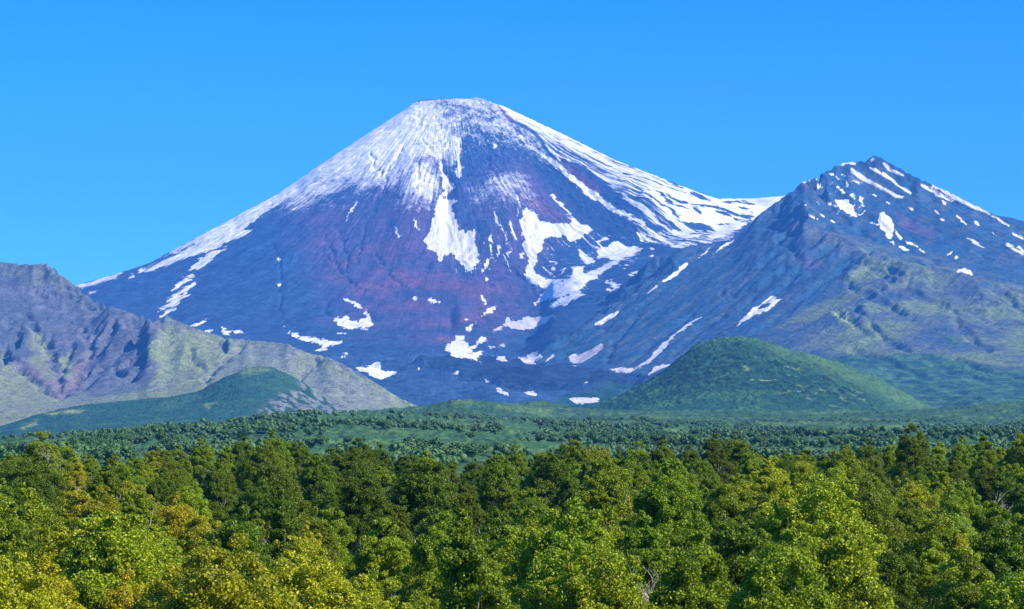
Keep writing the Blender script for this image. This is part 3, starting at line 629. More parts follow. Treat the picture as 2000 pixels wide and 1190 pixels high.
    sn = np.maximum(apply_shapes(px + wa, py + wb, SNOW_R), apply_shapes(px + wa, py + wb, SNOW_DIRTY))
    sn = np.maximum(sn, region(px, py, [(1600,350),(1680,320),(1720,420),(1640,440),(1580,380)], 10) * 12.2 - 14)
    sn = np.maximum(sn, region(px, py, [(1240,495),(1400,475),(1380,540),(1200,620),(1100,640)], 10) * 11.4 - 14)
    dirt = sstep(-4, 1, apply_shapes(px, py, SNOW_DIRTY)) * 0.5 + region(px, py, [(1150,680),(1380,610),(1400,640),(1280,760),(1100,740)], 8) * 0.5 + region(px, py, [(1430,575),(1540,575),(1540,610),(1430,640)], 5) * 0.2
    st = region(px, py, [(1712,308),(1830,366),(2010,450),(2010,505),(1930,478),(1850,445),(1790,412),(1740,370),(1660,330)], 14)
    # streaks run down from the summit
    ang = np.arctan2(X - 1911, 14000 - Y + 900) ; rad = np.hypot(X - 1911, Y - 14900)
    sn = np.maximum(sn, st * 5.5 - 9.0 + 1.2 * n2)
    Z = Z + np.where(st > 0, st * ridged((py - px * 0.47) / 9.0, px / 60, 3, 299) * 4, 0)
    flow = np.stack([(py - px * 0.47) / 22.0 * st + (1 - st) * fu / 35.0, (px / 70.0) * st + (1 - st) * fv / 260.0, X * 0], -1)
    dust = np.full(X.shape, -0.9) + 0.35 * region(px, py, [(1560,345),(1710,305),(1800,350),(1700,350),(1620,370)], 12)
    mat = mountain_mat('mountain_rock_grass_snow', (1.0, 1.0, 1.0), 6.0, 0.018, 3.5)
    grid_mesh('mountain', X, Y, Z, mat, {'col': col, 'snow': sn, 'dust': dust, 'dirt': np.clip(dirt, 0, 1), 'flow': flow, 'iso': np.full(X.shape, 0.6)})
    b = grid_mesh
build_right_mountain(); print('right mountain', time.time() - T0)

def build_left_ridge():
    crest = [[(-160,520,10700),(0,512,10600),(40,517,10600),(95,517,10500),(108,530,10400),(150,560,10300),(180,588,10200),(210,600,10100),(270,620,9900),(290,632,9600),(328,618,9200),
              (342,626,9150),(400,648,9100),(440,660,9050),(500,666,9000),(560,672,8950),(600,690,8850),(640,697,8800),(680,715,8700),(720,740,8600),(760,765,8500),(800,788,8400),(845,806,8300),(890,830,8200)]]
    lines = [
     # cliffs and gullies of the left bowl draining to (118,772)
     [(0,545,10500),(90,548,10400),(150,590,10200),(200,612,10050)], [(60,570,10250),(75,640,9700),(100,710,9100),(118,772,8600)],
     [(20,600,10000),(50,625,9750),(30,640,9600),(0,660,9500)], [(45,625,9700),(60,680,9300),(95,730,8950)],
     [(150,620,9900),(140,680,9350),(128,740,8850)], [(200,640,9800),(180,700,9250),(150,745,8850)], [(250,640,9700),(215,690,9250),(175,740,8850)],
     [(110,620,9950),(115,680,9450)], [(170,640,9850),(160,690,9400)],
     [(328,618,9200),(310,645,9080),(272,690,8900),(310,712,8750),(350,735,8600)], [(290,650,9400),(257,672,9300)],
     [(272,690,8900),(240,720,8750),(180,755,8620),(125,776,8550)], [(310,720,8680),(250,760,8450),(200,780,8400)],
     [(0,690,9000),(40,735,8750),(80,762,8600),(118,778,8520)], [(0,740,8600),(40,770,8450),(90,790,8350)], [(0,800,8000),(60,800,8050),(150,792,8200)],
     # grass face
     [(345,650,9000),(350,690,8750),(370,740,8450)], [(435,690,8850),(415,720,8600),(401,748,8350)], [(484,677,8950),(450,700,8780)],
     [(520,690,8880),(560,720,8600),(592,745,8350)], [(635,700,8750),(610,725,8480),(592,745,8330)], [(680,730,8500),(700,770,8150),(720,810,7850)],
     [(600,770,8000),(640,800,7800),(680,830,7600)], [(540,790,7700),(500,815,7500)], [(380,770,8150),(300,790,8050),(200,800,7950)],
     [(780,800,8200),(800,830,7900)], [(450,760,8050),(500,770,7950)], [(0,850,7300),(200,850,7300),(400,850,7200),(700,850,7200),(900,850,7300)], [(-160,800,8000),(-160,700,9000),(-160,850,7200)],
     [(-400,560,10600),(-400,700,9200),(-400,850,7500)],[(920,838,8000),(960,850,7600)]]
    c = ctrl_from(lines, crest, back=((350, 0.6), (1100, 0.5), (2200, 0.4)))
    X, Y, Z = sheet('l', -2950, 260, 6900, 12600, 6.4, c, 300, [(12, 380, 'f'), (6, 120, 'r'), (2, 30, 'f')],
                    er=dict(batches=24, drops=20000, steps=55, S=30, cap_k=2.6), er2=dict(batches=3, drops=8000, steps=60, S=30, cap_k=2.0))
    px, py = proj(X, Y, Z)
    wn_ = fbm(X / 90, Y / 90, 4, 355) * 8; wm_ = fbm(X / 90 + 7, Y / 90, 4, 357) * 7
    Z = Z - 19 * np.clip(1 + apply_shapes(px + wn_, py + wm_, GUL_L) / 7, 0, 1) ** 1.2 * np.clip(0.8 + 0.12 * wn_, 0.2, 1.2)
    Z = Z - 38 * region(px, py, [(322,625),(314,648),(298,660),(258,674),(262,662),(295,640),(312,622)], 3) - 30 * region(px, py, [(0,672),(18,676),(20,700),(6,712),(-10,700)], 4) - 26 * region(px, py, [(28,640),(44,652),(36,680),(26,672)], 3)
    crag = region(px, py, [(-50,640),(60,620),(160,600),(330,618),(300,690),(160,760),(118,780),(60,745),(-50,690)], 25)
    Z = fit_sil(X, Y, Z, [(-20,513),(0,512),(40,517),(90,516),(100,519),(112,532),(150,560),(180,588),(210,600),(240,606),(275,621),(290,626),(305,629),(316,623),(328,617),(342,626),(400,648),(440,660),(500,666),(560,672),(600,690),(640,697),(680,716),(720,740),(760,765),(800,788),(845,806)], 60)
    Z = Z + crag * (ridged(X / 34, Y / 150, 5, 393) * 3.5) + ridged(X / 60, Y / 60, 4, 395) * 1.4 + fbm(X / 20, Y / 20, 3, 397) * 1.5
    px, py = proj(X, Y, Z)
    n1 = fbm(X / 240, Y / 240, 5, 371); n2 = fbm(X / 50, Y / 50, 4, 373); J = (n1 * 14, fbm(X / 200 + 5, Y / 200, 4, 375) * 12)
    gy, gx = np.gradient(Z, Y[1, 0] - Y[0, 0], X[0, 1] - X[0, 0]); slope = np.hypot(gx, gy)
    rock = np.array([0.085, 0.105, 0.140])
    col = np.broadcast_to(rock, X.shape + (3,)).copy()
    col = lerpc(col, np.array([0.15, 0.15, 0.18]), np.clip(0.3 + n1 * 1.2 + n2 * 0.5, 0, 1) * 0.7)
    col = lerpc(col, np.array([0.21, 0.16, 0.17]), region(px, py, [(30,700),(90,730),(130,735),(165,700),(190,690),(160,750),(118,775),(60,745)], 12, J) * 0.8)
    gp = region(px, py, [(50,640),(85,660),(110,745),(90,750),(60,700)], 8, J) + region(px, py, [(120,700),(150,690),(140,730),(118,750)], 6, J) + region(px, py, [(0,690),(60,745),(118,782),(125,800),(0,860),(-200,860),(-200,690)], 12, J)
    gp += region(px, py, [(328,618),(400,648),(500,664),(560,670),(640,696),(720,738),(845,806),(845,860),(200,860),(60,810),(125,782),(250,735),(300,715),(272,690),(315,640)], 10, J)
    gp += 0.4 * region(px, py, [(0,512),(95,517),(150,560),(280,625),(150,575),(0,540)], 8, J)
    dark = region(px, py, [(262,694),(300,702),(312,714),(290,755),(230,770),(150,785),(200,745)], 8, J) * 0.85
    gp = np.clip(gp, 0, 1) * (1 - dark)
    oli = lerpc(np.broadcast_to(SCREE * 1.05, X.shape + (3,)).copy(), OLIVE, np.clip(0.85 + 0.9 * n1 + 0.4 * n2, 0, 1))
    gy2 = region(px, py, [(280,690),(330,640),(380,660),(400,740),(380,760),(300,740)], 14, J) * 0.7
    oli = lerpc(oli, np.array([0.21, 0.25, 0.11]), gy2 * 0.8)
    grey = region(px, py, [(420,720),(480,675),(560,690),(620,740),(560,720),(480,700)], 12, J) + region(px, py, [(600,700),(660,720),(740,780),(800,810),(700,830),(480,830),(520,780),(590,760)], 14, J)
    oli = lerpc(oli, SCREE * 1.15, np.clip(grey, 0, 1) * 0.5)
    col = lerpc(col, oli, gp * np.clip(1.15 - 0.7 * sstep(0.9, 1.6, slope), 0, 1))
    col = lerpc(col, rock * 0.8, sstep(1.1, 1.8, slope) * 0.7)
    shrub = sstep(0.25, 0.5, fbm(X / 34, Y / 34, 3, 391)) * region(px, py, [(600,740),(700,770),(800,812),(700,830),(480,830),(540,790)], 12)
    col = lerpc(col, GREEN * 0.9, np.clip(shrub, 0, 1) * 0.6)
    flow = np.stack([X / 40, Y / 160, X * 0], -1)
    mat = mountain_mat('ridge_grass_and_rock', (1, 1, 1), 4.0, 0.03, 1.0)
    grid_mesh('ridge', X, Y, Z, mat, {'col': col, 'snow': np.full(X.shape, -14.), 'dust': np.full(X.shape, -1.5), 'dirt': X * 0, 'flow': flow, 'iso': np.ones(X.shape)})
build_left_ridge(); print('left ridge', time.time() - T0)

# ------------------------------------------------------------------ wooded hills
def shrub_mat(name, scale=0.12):
    m, t, b = new_mat(name)
    pos = t.new('ShaderNodeNewGeometry').outputs['Position']
    vo = t.new('ShaderNodeTexVoronoi'); vo.inputs['Scale'].default_value = scale; t.link(pos, vo.inputs['Vector'])
    n1 = t.noise(pos, scale * 0.45, 5, 0.65); n2 = t.noise(pos, scale * 2.2, 3, 0.6)
    col = t.attr('col', 'Vector')
    v = t.math('MULTIPLY_ADD', t.math('SUBTRACT', n1, 0.5), 1.6, 1.0)
    v = t.math('MULTIPLY_ADD', t.math('SUBTRACT', n2, 0.5), 1.2, v)
    cc = t.new('ShaderNodeVectorMath', operation='SCALE'); t.link(col, cc.inputs[0]); t.link(v, cc.inputs['Scale'])
    t.link(cc.outputs[0], b.inputs['Base Color']); b.inputs['Roughness'].default_value = 0.85; b.inputs['Specular IOR Level'].default_value = 0.2
    bp = t.new('ShaderNodeBump'); bp.inputs['Strength'].default_value = 1.0; bp.inputs['Distance'].default_value = 3.0
    hh = t.math('SUBTRACT', t.math('MULTIPLY', n2, 0.8), vo.outputs['Distance'])
    t.link(hh, bp.inputs['Height']); t.link(bp.outputs[0], b.inputs['Normal'])
    return m
SHRUB = shrub_mat('alder_thicket_and_meadow')

def build_cone():
    crest = [[(1080,812,5700),(1150,800,5700),(1180,787,5700),(1215,772,5680),(1250,752,5660),(1300,720,5630),(1336,692,5620),(1355,677,5620),(1400,664,5620),(1440,658,5620),(1480,662,5620),(1530,680,5620),(1600,699,5620),
              (1660,717,5640),(1720,740,5660),(1760,762,5680),(1800,786,5700),(1840,806,5720),(1900,825,5750)]]
    lines = [[(1440,690,5450),(1430,740,5250),(1400,790,5000),(1380,825,4700)], [(1530,710,5400),(1560,760,5180),(1580,800,4950),(1600,828,4650)], [(1340,720,5420),(1310,760,5230),(1270,800,5000),(1240,828,4650)],
             [(1640,740,5420),(1690,785,5180),(1740,812,4950),(1800,832,4650)], [(1200,800,5250),(1120,825,4800)], [(1480,740,5300),(1500,790,5020)], [(1100,842,4300),(1300,842,4300),(1500,842,4300),(1700,842,4300),(1950,842,4300)], [(1780,800,5500),(1850,825,5200)]]
    c = ctrl_from(lines, crest, back=((150, 0.35), (420, 0.45), (900, 0.25)))
    X, Y, Z = sheet('c', -60, 1050, 4200, 6900, 3.2, c, 400, [(7, 200, 'f'), (3.0, 45, 'f')], er=dict(batches=6, drops=15000, steps=40, S=30), skirt=120, floor=-40)
    Z = fit_sil(X, Y, Z, [(1090,810),(1130,801),(1180,787),(1215,772),(1250,752),(1300,720),(1336,692),(1355,677),(1365,672),(1400,664),(1440,658),(1480,662),(1530,680),(1600,699),(1660,717),(1720,740),(1760,762),(1800,786),(1830,800)], 40)
    px, py = proj(X, Y, Z)
    n1 = fbm(X / 120, Y / 120, 5, 471); n2 = fbm(X / 26, Y / 26, 4, 473); J = (n1 * 16, n1 * 10)
    Z = Z + np.clip(n2 + 0.1, 0, 1) * 6 * np.clip(0.6 + n1, 0, 1) + np.clip(fbm(X / 13, Y / 13, 3, 475), 0, 1) * 4 * np.clip(0.7 + n1, 0, 1)
    gx_ = np.gradient(Z, X[0, 1] - X[0, 0], axis=1)
    mead = np.array([0.05, 0.14, 0.055]); dark = np.array([0.010, 0.050, 0.035])
    col = np.broadcast_to(np.array([0.018, 0.080, 0.042]), X.shape + (3,)).copy()
    col = lerpc(col, np.array([0.050, 0.135, 0.050]), np.clip(0.1 + n1 * 1.6 + n2 * 0.5, 0, 1) * 0.8)
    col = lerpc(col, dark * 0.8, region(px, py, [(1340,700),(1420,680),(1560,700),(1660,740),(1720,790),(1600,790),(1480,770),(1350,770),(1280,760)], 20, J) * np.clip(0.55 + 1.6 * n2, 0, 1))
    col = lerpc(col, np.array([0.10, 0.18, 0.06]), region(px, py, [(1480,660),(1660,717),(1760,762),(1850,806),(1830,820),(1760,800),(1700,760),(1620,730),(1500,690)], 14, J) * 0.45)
    spots = sstep(0.42, 0.6, fbm(X / 42, Y / 42, 3, 481)) * region(px, py, [(1420,690),(1560,720),(1720,780),(1700,800),(1580,790),(1440,740)], 14)
    col = lerpc(col, np.array([0.16, 0.24, 0.07]), spots * 0.9)
    col = lerpc(col, mead, sstep(800, 835, py + n1 * 25) * np.clip(0.4 + n1, 0, 1))
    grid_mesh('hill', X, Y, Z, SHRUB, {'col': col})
build_cone()
def build_dark_hill():
    crest = [[(-150,850,6000),(0,832,6100),(70,810,6200),(150,792,6300),(250,782,6400),(330,775,6450),(386,764,6500),(420,745,6500),(454,730,6500),(480,718,6500),(505,714,6500),(535,719,6500),(570,735,6500),(600,752,6500),(640,780,6450),(680,812,6400),(760,840,6300)]]
    lines = [[(480,745,6280),(460,780,6000),(440,815,5600)], [(540,750,6300),(530,790,6000),(520,820,5700)], [(386,790,6150),(360,815,5800),(300,840,5400)], [(250,805,6100),(200,830,5700),(150,850,5300)],
             [(100,830,5900),(60,855,5500),(0,865,5200)], [(600,790,6200),(600,820,5900)], [(0,890,4000),(150,885,4100),(300,872,4200),(450,860,4300),(600,855,4400),(760,855,4500),(-150,893,4000)]]
    c = ctrl_from(lines, crest, back=((120, 0.2), (400, 0.35), (900, 0.3)))
    X, Y, Z = sheet('d', -1500, -180, 3900, 7600, 4.0, c, 500, [(6, 260, 'f'), (2.5, 50, 'f')], er=dict(batches=6, drops=15000, steps=40, S=30), skirt=130, floor=-60)
    Z = fit_sil(X, Y, Z, [(0,834),(70,811),(150,793),(250,783),(330,776),(386,765),(420,746),(454,731),(480,719),(505,715),(535,719),(570,735),(600,752),(640,780),(680,812)], 40)
    px, py = proj(X, Y, Z)
    n1 = fbm(X / 120, Y / 120, 5, 571); n2 = fbm(X / 26, Y / 26, 4, 573); J = (n1 * 14, n1 * 8)
    Z = Z + np.clip(n2 + 0.1, 0, 1) * 3.0
    col = np.broadcast_to(np.array([0.020, 0.085, 0.055]), X.shape + (3,)).copy()
    col = lerpc(col, np.array([0.045, 0.12, 0.065]), np.clip(n1 * 1.3, 0, 1))
    scr = region(px, py, [(600,752),(560,770),(530,785),(500,800),(480,815),(500,835),(760,850),(760,780),(640,770)], 7, J)
    sc2 = sstep(-0.2, 0.2, fbm((X + Y * 0.2) / 20, Y / 70, 4, 577))
    col = lerpc(col, lerpc(np.broadcast_to(GREEN, X.shape + (3,)).copy(), SCREE * 1.1, sc2), scr)
    sp = region(px, py, [(35,836),(70,823),(72,830),(45,840)], 2.5, (J[0]*.3, J[1]*.3)) + region(px, py, [(80,805),(130,800),(170,800),(150,808),(100,812)], 3, J) + region(px, py, [(0,868),(60,862),(110,868),(60,874)], 4, J) * 0.7 + region(px, py, [(455,722),(500,716),(535,722),(520,728),(470,732)], 4, J) * 0.5 + region(px, py, [(395,790),(410,800),(420,785)], 4, J)
    col = lerpc(col, np.array([0.21, 0.27, 0.10]), np.clip(sp, 0, 1))
    grid_mesh('hill', X, Y, Z, SHRUB, {'col': col})
build_dark_hill(); print('hills', time.time() - T0)

# ------------------------------------------------------------------ valley floor and near ground: one sheet out to the horizon
def near_z(D, X):
    """ground under the birch forest"""
    return -15.8 + 4.4 * sstep(100, 420, D) - 3.0 * sstep(430, 900, D)
VAL = [(0,893,1200),(150,897,1250),(400,895,1300),(700,897,1400),(1000,897,1400),(1300,894,1500),(1600,890,1500),(1900,890,1500),(2100,890,1500),(-150,893,1200),
    (-100,889,2600),(0,889,2600),(100,888,2600),(160,885,1900),(250,860,2000),(330,842,2200),(400,828,2400),(480,826,2500),(560,821,2600),(640,820,2700),(740,824,2800),(840,830,2850),
    (300,868,3400),(450,858,3500),(600,852,3600),(760,846,3800),(250,880,1500),(400,865,1700),(560,860,1750),(700,862,1800),(850,870,1700),(950,872,1600),(1100,868,1650),(700,840,2150),(560,842,2100),
    (900,852,2400),(1000,845,2500),(1100,838,2650),(1200,842,2600),(950,835,3100),(850,836,3300),(1050,822,3500),(1200,825,3400),(1300,856,2200),(1400,850,2600),(1500,858,2300),(1620,862,2200),(1750,862,2100),(1900,862,2000),(2050,862,2000),
    (1350,836,3300),(1500,838,3300),(1650,842,3200),(1800,838,3200),(1900,832,3300),(2050,830,3300),(1350,846,3000),(1700,850,2800),
    (860,806,4400),(890,790,4450),(916,780,4500),(950,786,4500),(1000,802,4450),(1035,795,4700),(1062,781,4750),(1100,790,4750),(1150,800,4800),(1200,812,4400),(850,830,4200),
    (900,822,4000),(1000,826,3900),(1100,822,4000),(1300,834,3600),(1500,835,3600),(1700,836,3600),(1250,818,4300),(1400,815,4350),(1550,813,4400),(1700,815,4400),(1350,804,4720),(1500,800,4760),(1650,802,4750),(1760,806,4750),(1830,800,4300),(1880,792,4400),(1940,794,4450),(2000,787,4500),(2100,785,4500),(1850,820,3900),(2000,815,3900),
    (600,832,5500),(800,832,5500),(900,834,5200),(1060,834,5400),(300,850,5500),(0,870,4500),(1300,835,5500),(1700,835,5500),(2000,830,5300)]
def build_ground():
    u = np.linspace(-0.30, 0.30, 1250); t = np.linspace(0, 1, 900); D = 40 * (9000 / 40) ** t
    D = np.concatenate([D, [12000, 16000, 21500]])
    Uu, DD = np.meshgrid(u, D); X = Uu * DD; Y = DD
    c = [P(*q) for q in VAL] + [(x * 1.0, y, 30) for x in (-2400, -1200, 0, 1200, 2400) for y in (9500,)] + [(-1700, 6500, 0), (1700, 6500, 60), (-900, 3000, -30), (900, 3000, -5)]
    for d in (420, 700): c += [(k * d, d, float(near_z(d, 0))) for k in (-0.3, -0.15, 0, 0.15, 0.3)]
    zc = rbf(c, X, Y)
    w = sstep(430, 900, DD)
    Z = near_z(DD, X) * (1 - w) + zc * w
    Z = np.where(DD > 9000, 20, Z)
    hill = fbm(X / 260, Y / 420, 4, 601)
    Z = Z + sstep(700, 2000, DD) * hill * np.clip(DD / 260, 0, 15) * (1 - 0.6 * sstep(3000, 4000, DD)) + fbm(X / 18, Y / 18, 3, 605) * 0.5
    Z -= 60 * sstep(4950, 5700, DD)
    px, py = proj(X, Y, Z)
    n1 = fbm(X / 130, Y / 200, 5, 671); n2 = fbm(X / 40, Y / 60, 4, 673)
    Z = Z + sstep(800, 1500, DD) * np.clip(fbm(X / 14, Y / 18, 3, 677) + n2 * 0.6, 0, 1.2) * 3.0
    col = np.broadcast_to(np.array([0.050, 0.13, 0.040]), X.shape + (3,)).copy()
    col = lerpc(col, np.array([0.095, 0.175, 0.048]), sstep(-0.1, 0.3, n1 + 0.3 * n2) * 0.95)
    col = lerpc(col, np.array([0.028, 0.085, 0.034]), sstep(0.08, 0.3, fbm(X / 26, Y / 34, 4, 679)) * 0.75)
    col = lerpc(col, np.array([0.022, 0.072, 0.034]), sstep(0.02, 0.28, fbm(X / 85, Y / 60, 5, 681)) * 0.8 * sstep(3000, 3900, DD))
    wd = fbm(X / 170, DD / 300, 4, 801) + 0.5 * fbm(X / 50, DD / 70, 3, 803)
    col = lerpc(col, np.array([0.035, 0.095, 0.026]), sstep(0.05, 0.3, wd) * 0.85)
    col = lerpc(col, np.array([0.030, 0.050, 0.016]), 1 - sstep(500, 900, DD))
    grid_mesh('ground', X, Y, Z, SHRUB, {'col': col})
    return u, D, Z
GU, GD, GZ = build_ground()
def gz(x, y):
    """height of the ground sheet (arrays)"""
    y = np.asarray(y, float); x = np.asarray(x, float)
    fi = np.interp(y, GD, np.arange(len(GD))); fj = np.interp(x / y, GU, np.arange(len(GU)))
    i = np.clip(fi.astype(int), 0, len(GD) - 2); j = np.clip(fj.astype(int), 0, len(GU) - 2); a = fi - i; b = fj - j
    return GZ[i, j]*(1-a)*(1-b) + GZ[i+1, j]*a*(1-b) + GZ[i, j+1]*(1-a)*b + GZ[i+1, j+1]*a*b
def base_ground():
    s = np.linspace(-1, 1, 41); X, Y = np.meshgrid(s * 23000, 1500 + (s + 1) / 2 * 25500 - 4000 + 0)
    Z = np.full(X.shape, -95.0)
    grid_mesh('terrain', X, Y, Z, SHRUB, {'col': np.broadcast_to(np.array([0.05, 0.10, 0.04]), X.shape + (3,)).copy()})
base_ground(); print('ground', time.time() - T0)

# ------------------------------------------------------------------ air
def build_haze():
    me = bpy.data.meshes.new('haze'); x, y0, y1, z0, z1 = 23500, -2900, 23600, -97.0, 2330.0
    v = [(sx * x, y, z) for z in (z0, z1) for (sx, y) in ((-1, y0), (1, y0), (1, y1), (-1, y1))]
    me.from_pydata(v, [], [(3, 2, 1, 0), (4, 5, 6, 7), (0, 1, 5, 4), (1, 2, 6, 5), (2, 3, 7, 6), (3, 0, 4, 7)])
    o = bpy.data.objects.new('haze', me); SC.collection.objects.link(o); o['kind'] = 'stuff'; o['label'] = 'thin blue air between the forest and the mountains'; o['category'] = 'haze'
    m = bpy.data.materials.new('air'); m.use_nodes = True; nt = m.node_tree; nt.nodes.remove(nt.nodes['Principled BSDF'])
    pv = nt.nodes.new('ShaderNodeVolumePrincipled'); pv.inputs['Color'].default_value = (0.085, 0.335, 0.94, 1); pv.inputs['Density'].default_value = 3.4e-5
    pv.inputs['Anisotropy'].default_value = 0.0
    nt.links.new(pv.outputs[0], nt.nodes['Material Output'].inputs['Volume']); me.materials.append(m)
build_haze()
# ------------------------------------------------------------------ trees
def leaf_material():
    m, t, b = new_mat('birch_leaf')
    oi = t.new('ShaderNodeObjectInfo'); rnd = t.attr('rnd')
    oc = oi.outputs['Color']
    hsv = t.new('ShaderNodeHueSaturation'); t.link(oc, hsv.inputs['Color'])
    t.link(t.math('MULTIPLY_ADD', rnd, -0.05, 0.525), hsv.inputs['Hue'])
    t.link(t.math('MULTIPLY_ADD', rnd, 1.05, 0.36), hsv.inputs['Value'])
    c = hsv.outputs['Color']
    t.link(c, b.inputs['Base Color']); b.inputs['Roughness'].default_value = 0.5; b.inputs['Specular IOR Level'].default_value = 0.3
    tr = t.new('ShaderNodeBsdfTranslucent'); t.link(t.mix(1.0, c, (1.15, 1.1, 0.5), 'MULTIPLY'), tr.inputs['Color'])
    mx = t.new('ShaderNodeMixShader'); mx.inputs[0].default_value = 0.34
    t.link(b.outputs[0], mx.inputs[1]); t.link(tr.outputs[0], mx.inputs[2]); t.link(mx.outputs[0], t.n['Material Output'].inputs['Surface'])
    return m
LEAF = leaf_material()
def bark_material():
    m, t, b = new_mat('birch_bark')
    pos = t.new('ShaderNodeTexCoord').outputs['Object']
    n = t.noise(t.vmul(pos, (6, 6, 1.5)), 1.0, 4, 0.7)
    t.link(t.mix(t.ss(n, 0.42, 0.6), (0.10, 0.085, 0.07), (0.44, 0.41, 0.36)), b.inputs['Base Color']); b.inputs['Roughness'].default_value = 0.8
    return m
BARK = bark_material()

def tube(path, radii, k=6):
    path = np.array(path, float); n = len(path); V = []; Q = []
    for i in range(n):
        d = path[min(i + 1, n - 1)] - path[max(i - 1, 0)]; d /= np.linalg.norm(d) + 1e-9
        a = np.cross(d, [0.3, 0.9, 0.1]); a /= np.linalg.norm(a) + 1e-9; b = np.cross(d, a)
        for j in range(k):
            w = 2 * math.pi * j / k; V.append(path[i] + radii[i] * (a * math.cos(w) + b * math.sin(w)))
    for i in range(n - 1):
        for j in range(k): Q.append((i*k+j, i*k+(j+1) % k, (i+1)*k+(j+1) % k, (i+1)*k+j))
    return V, Q

def leaves_at(cent, rad, per, size, rng, up=0.35, squash=0.8, outward=None):
    """leaf clusters: diamond leaves scattered in blobs round the twig ends"""
    n = len(cent) * per
    c = np.repeat(cent, per, 0); r = np.repeat(rad, per)
    d = rng.normal(size=(n, 3)); d /= np.linalg.norm(d, axis=1, keepdims=True) + 1e-9
    rr = r * rng.uniform(0.25, 1.0, n) ** 0.55
    p = c + d * rr[:, None] * np.array([1, 1, squash])
    nrm = d * 0.7 + rng.normal(size=(n, 3)) * 0.75; nrm[:, 2] += up; nrm /= np.linalg.norm(nrm, axis=1, keepdims=True) + 1e-9
    a = np.cross(nrm, rng.normal(size=(n, 3))); a /= np.linalg.norm(a, axis=1, keepdims=True) + 1e-9; b = np.cross(nrm, a)
    s = size * rng.uniform(0.6, 1.3, n)[:, None]
    V = np.stack([p + a * s, p + b * s * 0.62, p - a * s, p - b * s * 0.62], 1).reshape(-1, 3)
    Q = np.arange(n * 4).reshape(-1, 4)
    return V, Q, rng.uniform(0, 1, n)

def make_birch(seed, H, W, nclump, per, leaf, lobes, squash=0.8, low=0.22, trunks=1):
    rng = np.random.default_rng(seed)
    V = []; Q = []; off = 0
    def add(v, q):
        nonlocal off
        V.extend(v); Q.extend([tuple(i + off for i in f) for f in q]); off += len(v)
    # crown lobes: several uneven domes
    L = []
    for i in range(lobes):
        a = 2.4 * i + rng.uniform(-.6, .6); f = i / max(1, lobes - 1)
        rad = W / 2 * (0.36 + 0.26 * rng.random()) * (1 - 0.25 * f)
        dist = (W / 2 - rad) * (1 - 0.85 * f ** 1.3) * rng.uniform(0.8, 1.05); z = H * (low + 0.16 + (0.84 - low - 0.16) * f) + rng.uniform(-.04, .04) * H
        z = min(z, H - rad * 0.95)
        L.append((math.cos(a) * dist, math.sin(a) * dist, z, rad, rad * rng.uniform(0.85, 1.35)))
    L.append((rng.uniform(-.3, .3), rng.uniform(-.3, .3), H * 0.50, W * 0.30, H * 0.26))
    cent = []
    while len(cent) < nclump:
        l = L[rng.integers(len(L))]; d = rng.normal(size=3); d /= np.linalg.norm(d) + 1e-9
        if d[2] < -0.5 and rng.random() < .7: continue
        r = rng.uniform(0.72, 1.0)
        p = np.array([l[0] + d[0] * l[3] * r, l[1] + d[1] * l[3] * r, l[2] + d[2] * l[4] * r])
        if p[2] < H * low * 0.8: continue
        inside = any((p[0]-m[0])**2 / m[3]**2 + (p[1]-m[1])**2 / m[3]**2 + (p[2]-m[2])**2 / m[4]**2 < 0.45 for m in L)
        if inside and rng.random() < 0.75: continue
        cent.append(p)
    tops = [l for l in L if l[2] + l[4] > H * 0.72]
    for i in range(34):                                   # ragged shoots along the top
        l = tops[rng.integers(len(tops))]; a = rng.uniform(0, 6.28); q = rng.uniform(0, 0.75)
        cent.append(np.array([l[0] + math.cos(a) * l[3] * q, l[1] + math.sin(a) * l[3] * q, l[2] + l[4] * (1.0 - 0.4 * q * q) + rng.uniform(0.05, 0.75)]))
    cent = np.array(cent); rad = rng.uniform(0.24, 0.56, len(cent)) * (W / 7.0) ** 0.5; rad[-34:] *= 0.65
    # trunk and limbs
    for tkk in range(trunks):
        lean = rng.uniform(-.1, .1, 2) + (0 if trunks == 1 else (tkk - .5) * 0.16)
        base = np.array([tkk * 0.35, 0, -0.6]); pts = [base]; rs = [0.19 * H / 8]
        for k in range(1, 8):
            f = k / 7; pts.append(base + np.array([lean[0] * H * f + rng.uniform(-.1, .1), lean[1] * H * f + rng.uniform(-.1, .1), (H * 0.86 + .6) * f])); rs.append(0.19 * H / 8 * (1 - f * 0.88))
        v, q = tube(pts, rs, 7); add(v, q)
        P_ = np.array(pts)
    for l in L[:-1]:
        z0 = max(H * 0.15, l[2] - l[3] * 1.5); i = np.interp(z0, P_[:, 2], np.arange(len(P_))); j = int(i); b0 = P_[j] + (P_[min(j + 1, 7)] - P_[j]) * (i - j)
        e = np.array(l[:3]); mid = (b0 + e) / 2 + np.array([0, 0, -0.25]) + rng.uniform(-.2, .2, 3)
        v, q = tube([b0, (b0 + mid) / 2 + rng.uniform(-.1, .1, 3), mid, e + [0, 0, l[4] * .3]], [0.085, 0.07, 0.05, 0.018], 5); add(v, q)
        for s in range(6):
            c = cent[rng.integers(len(cent))]
            if np.linalg.norm(c - e) < l[3] * 1.3:
                st = mid + (e - mid) * rng.random(); v, q = tube([st, (st + c) / 2 + rng.uniform(-.15, .15, 3), c], [0.035, 0.022, 0.01], 4); add(v, q)
    tm = raw_mesh('trunk', np.array(V), np.array(Q), BARK, {}, link=False)
    lv, lq, lr = leaves_at(cent, rad, per, leaf, rng, squash=squash)
    cm = raw_mesh('crown', lv, lq, LEAF, {'rnd': lr}, smooth=False, link=False)
    return tm, cm, H, W

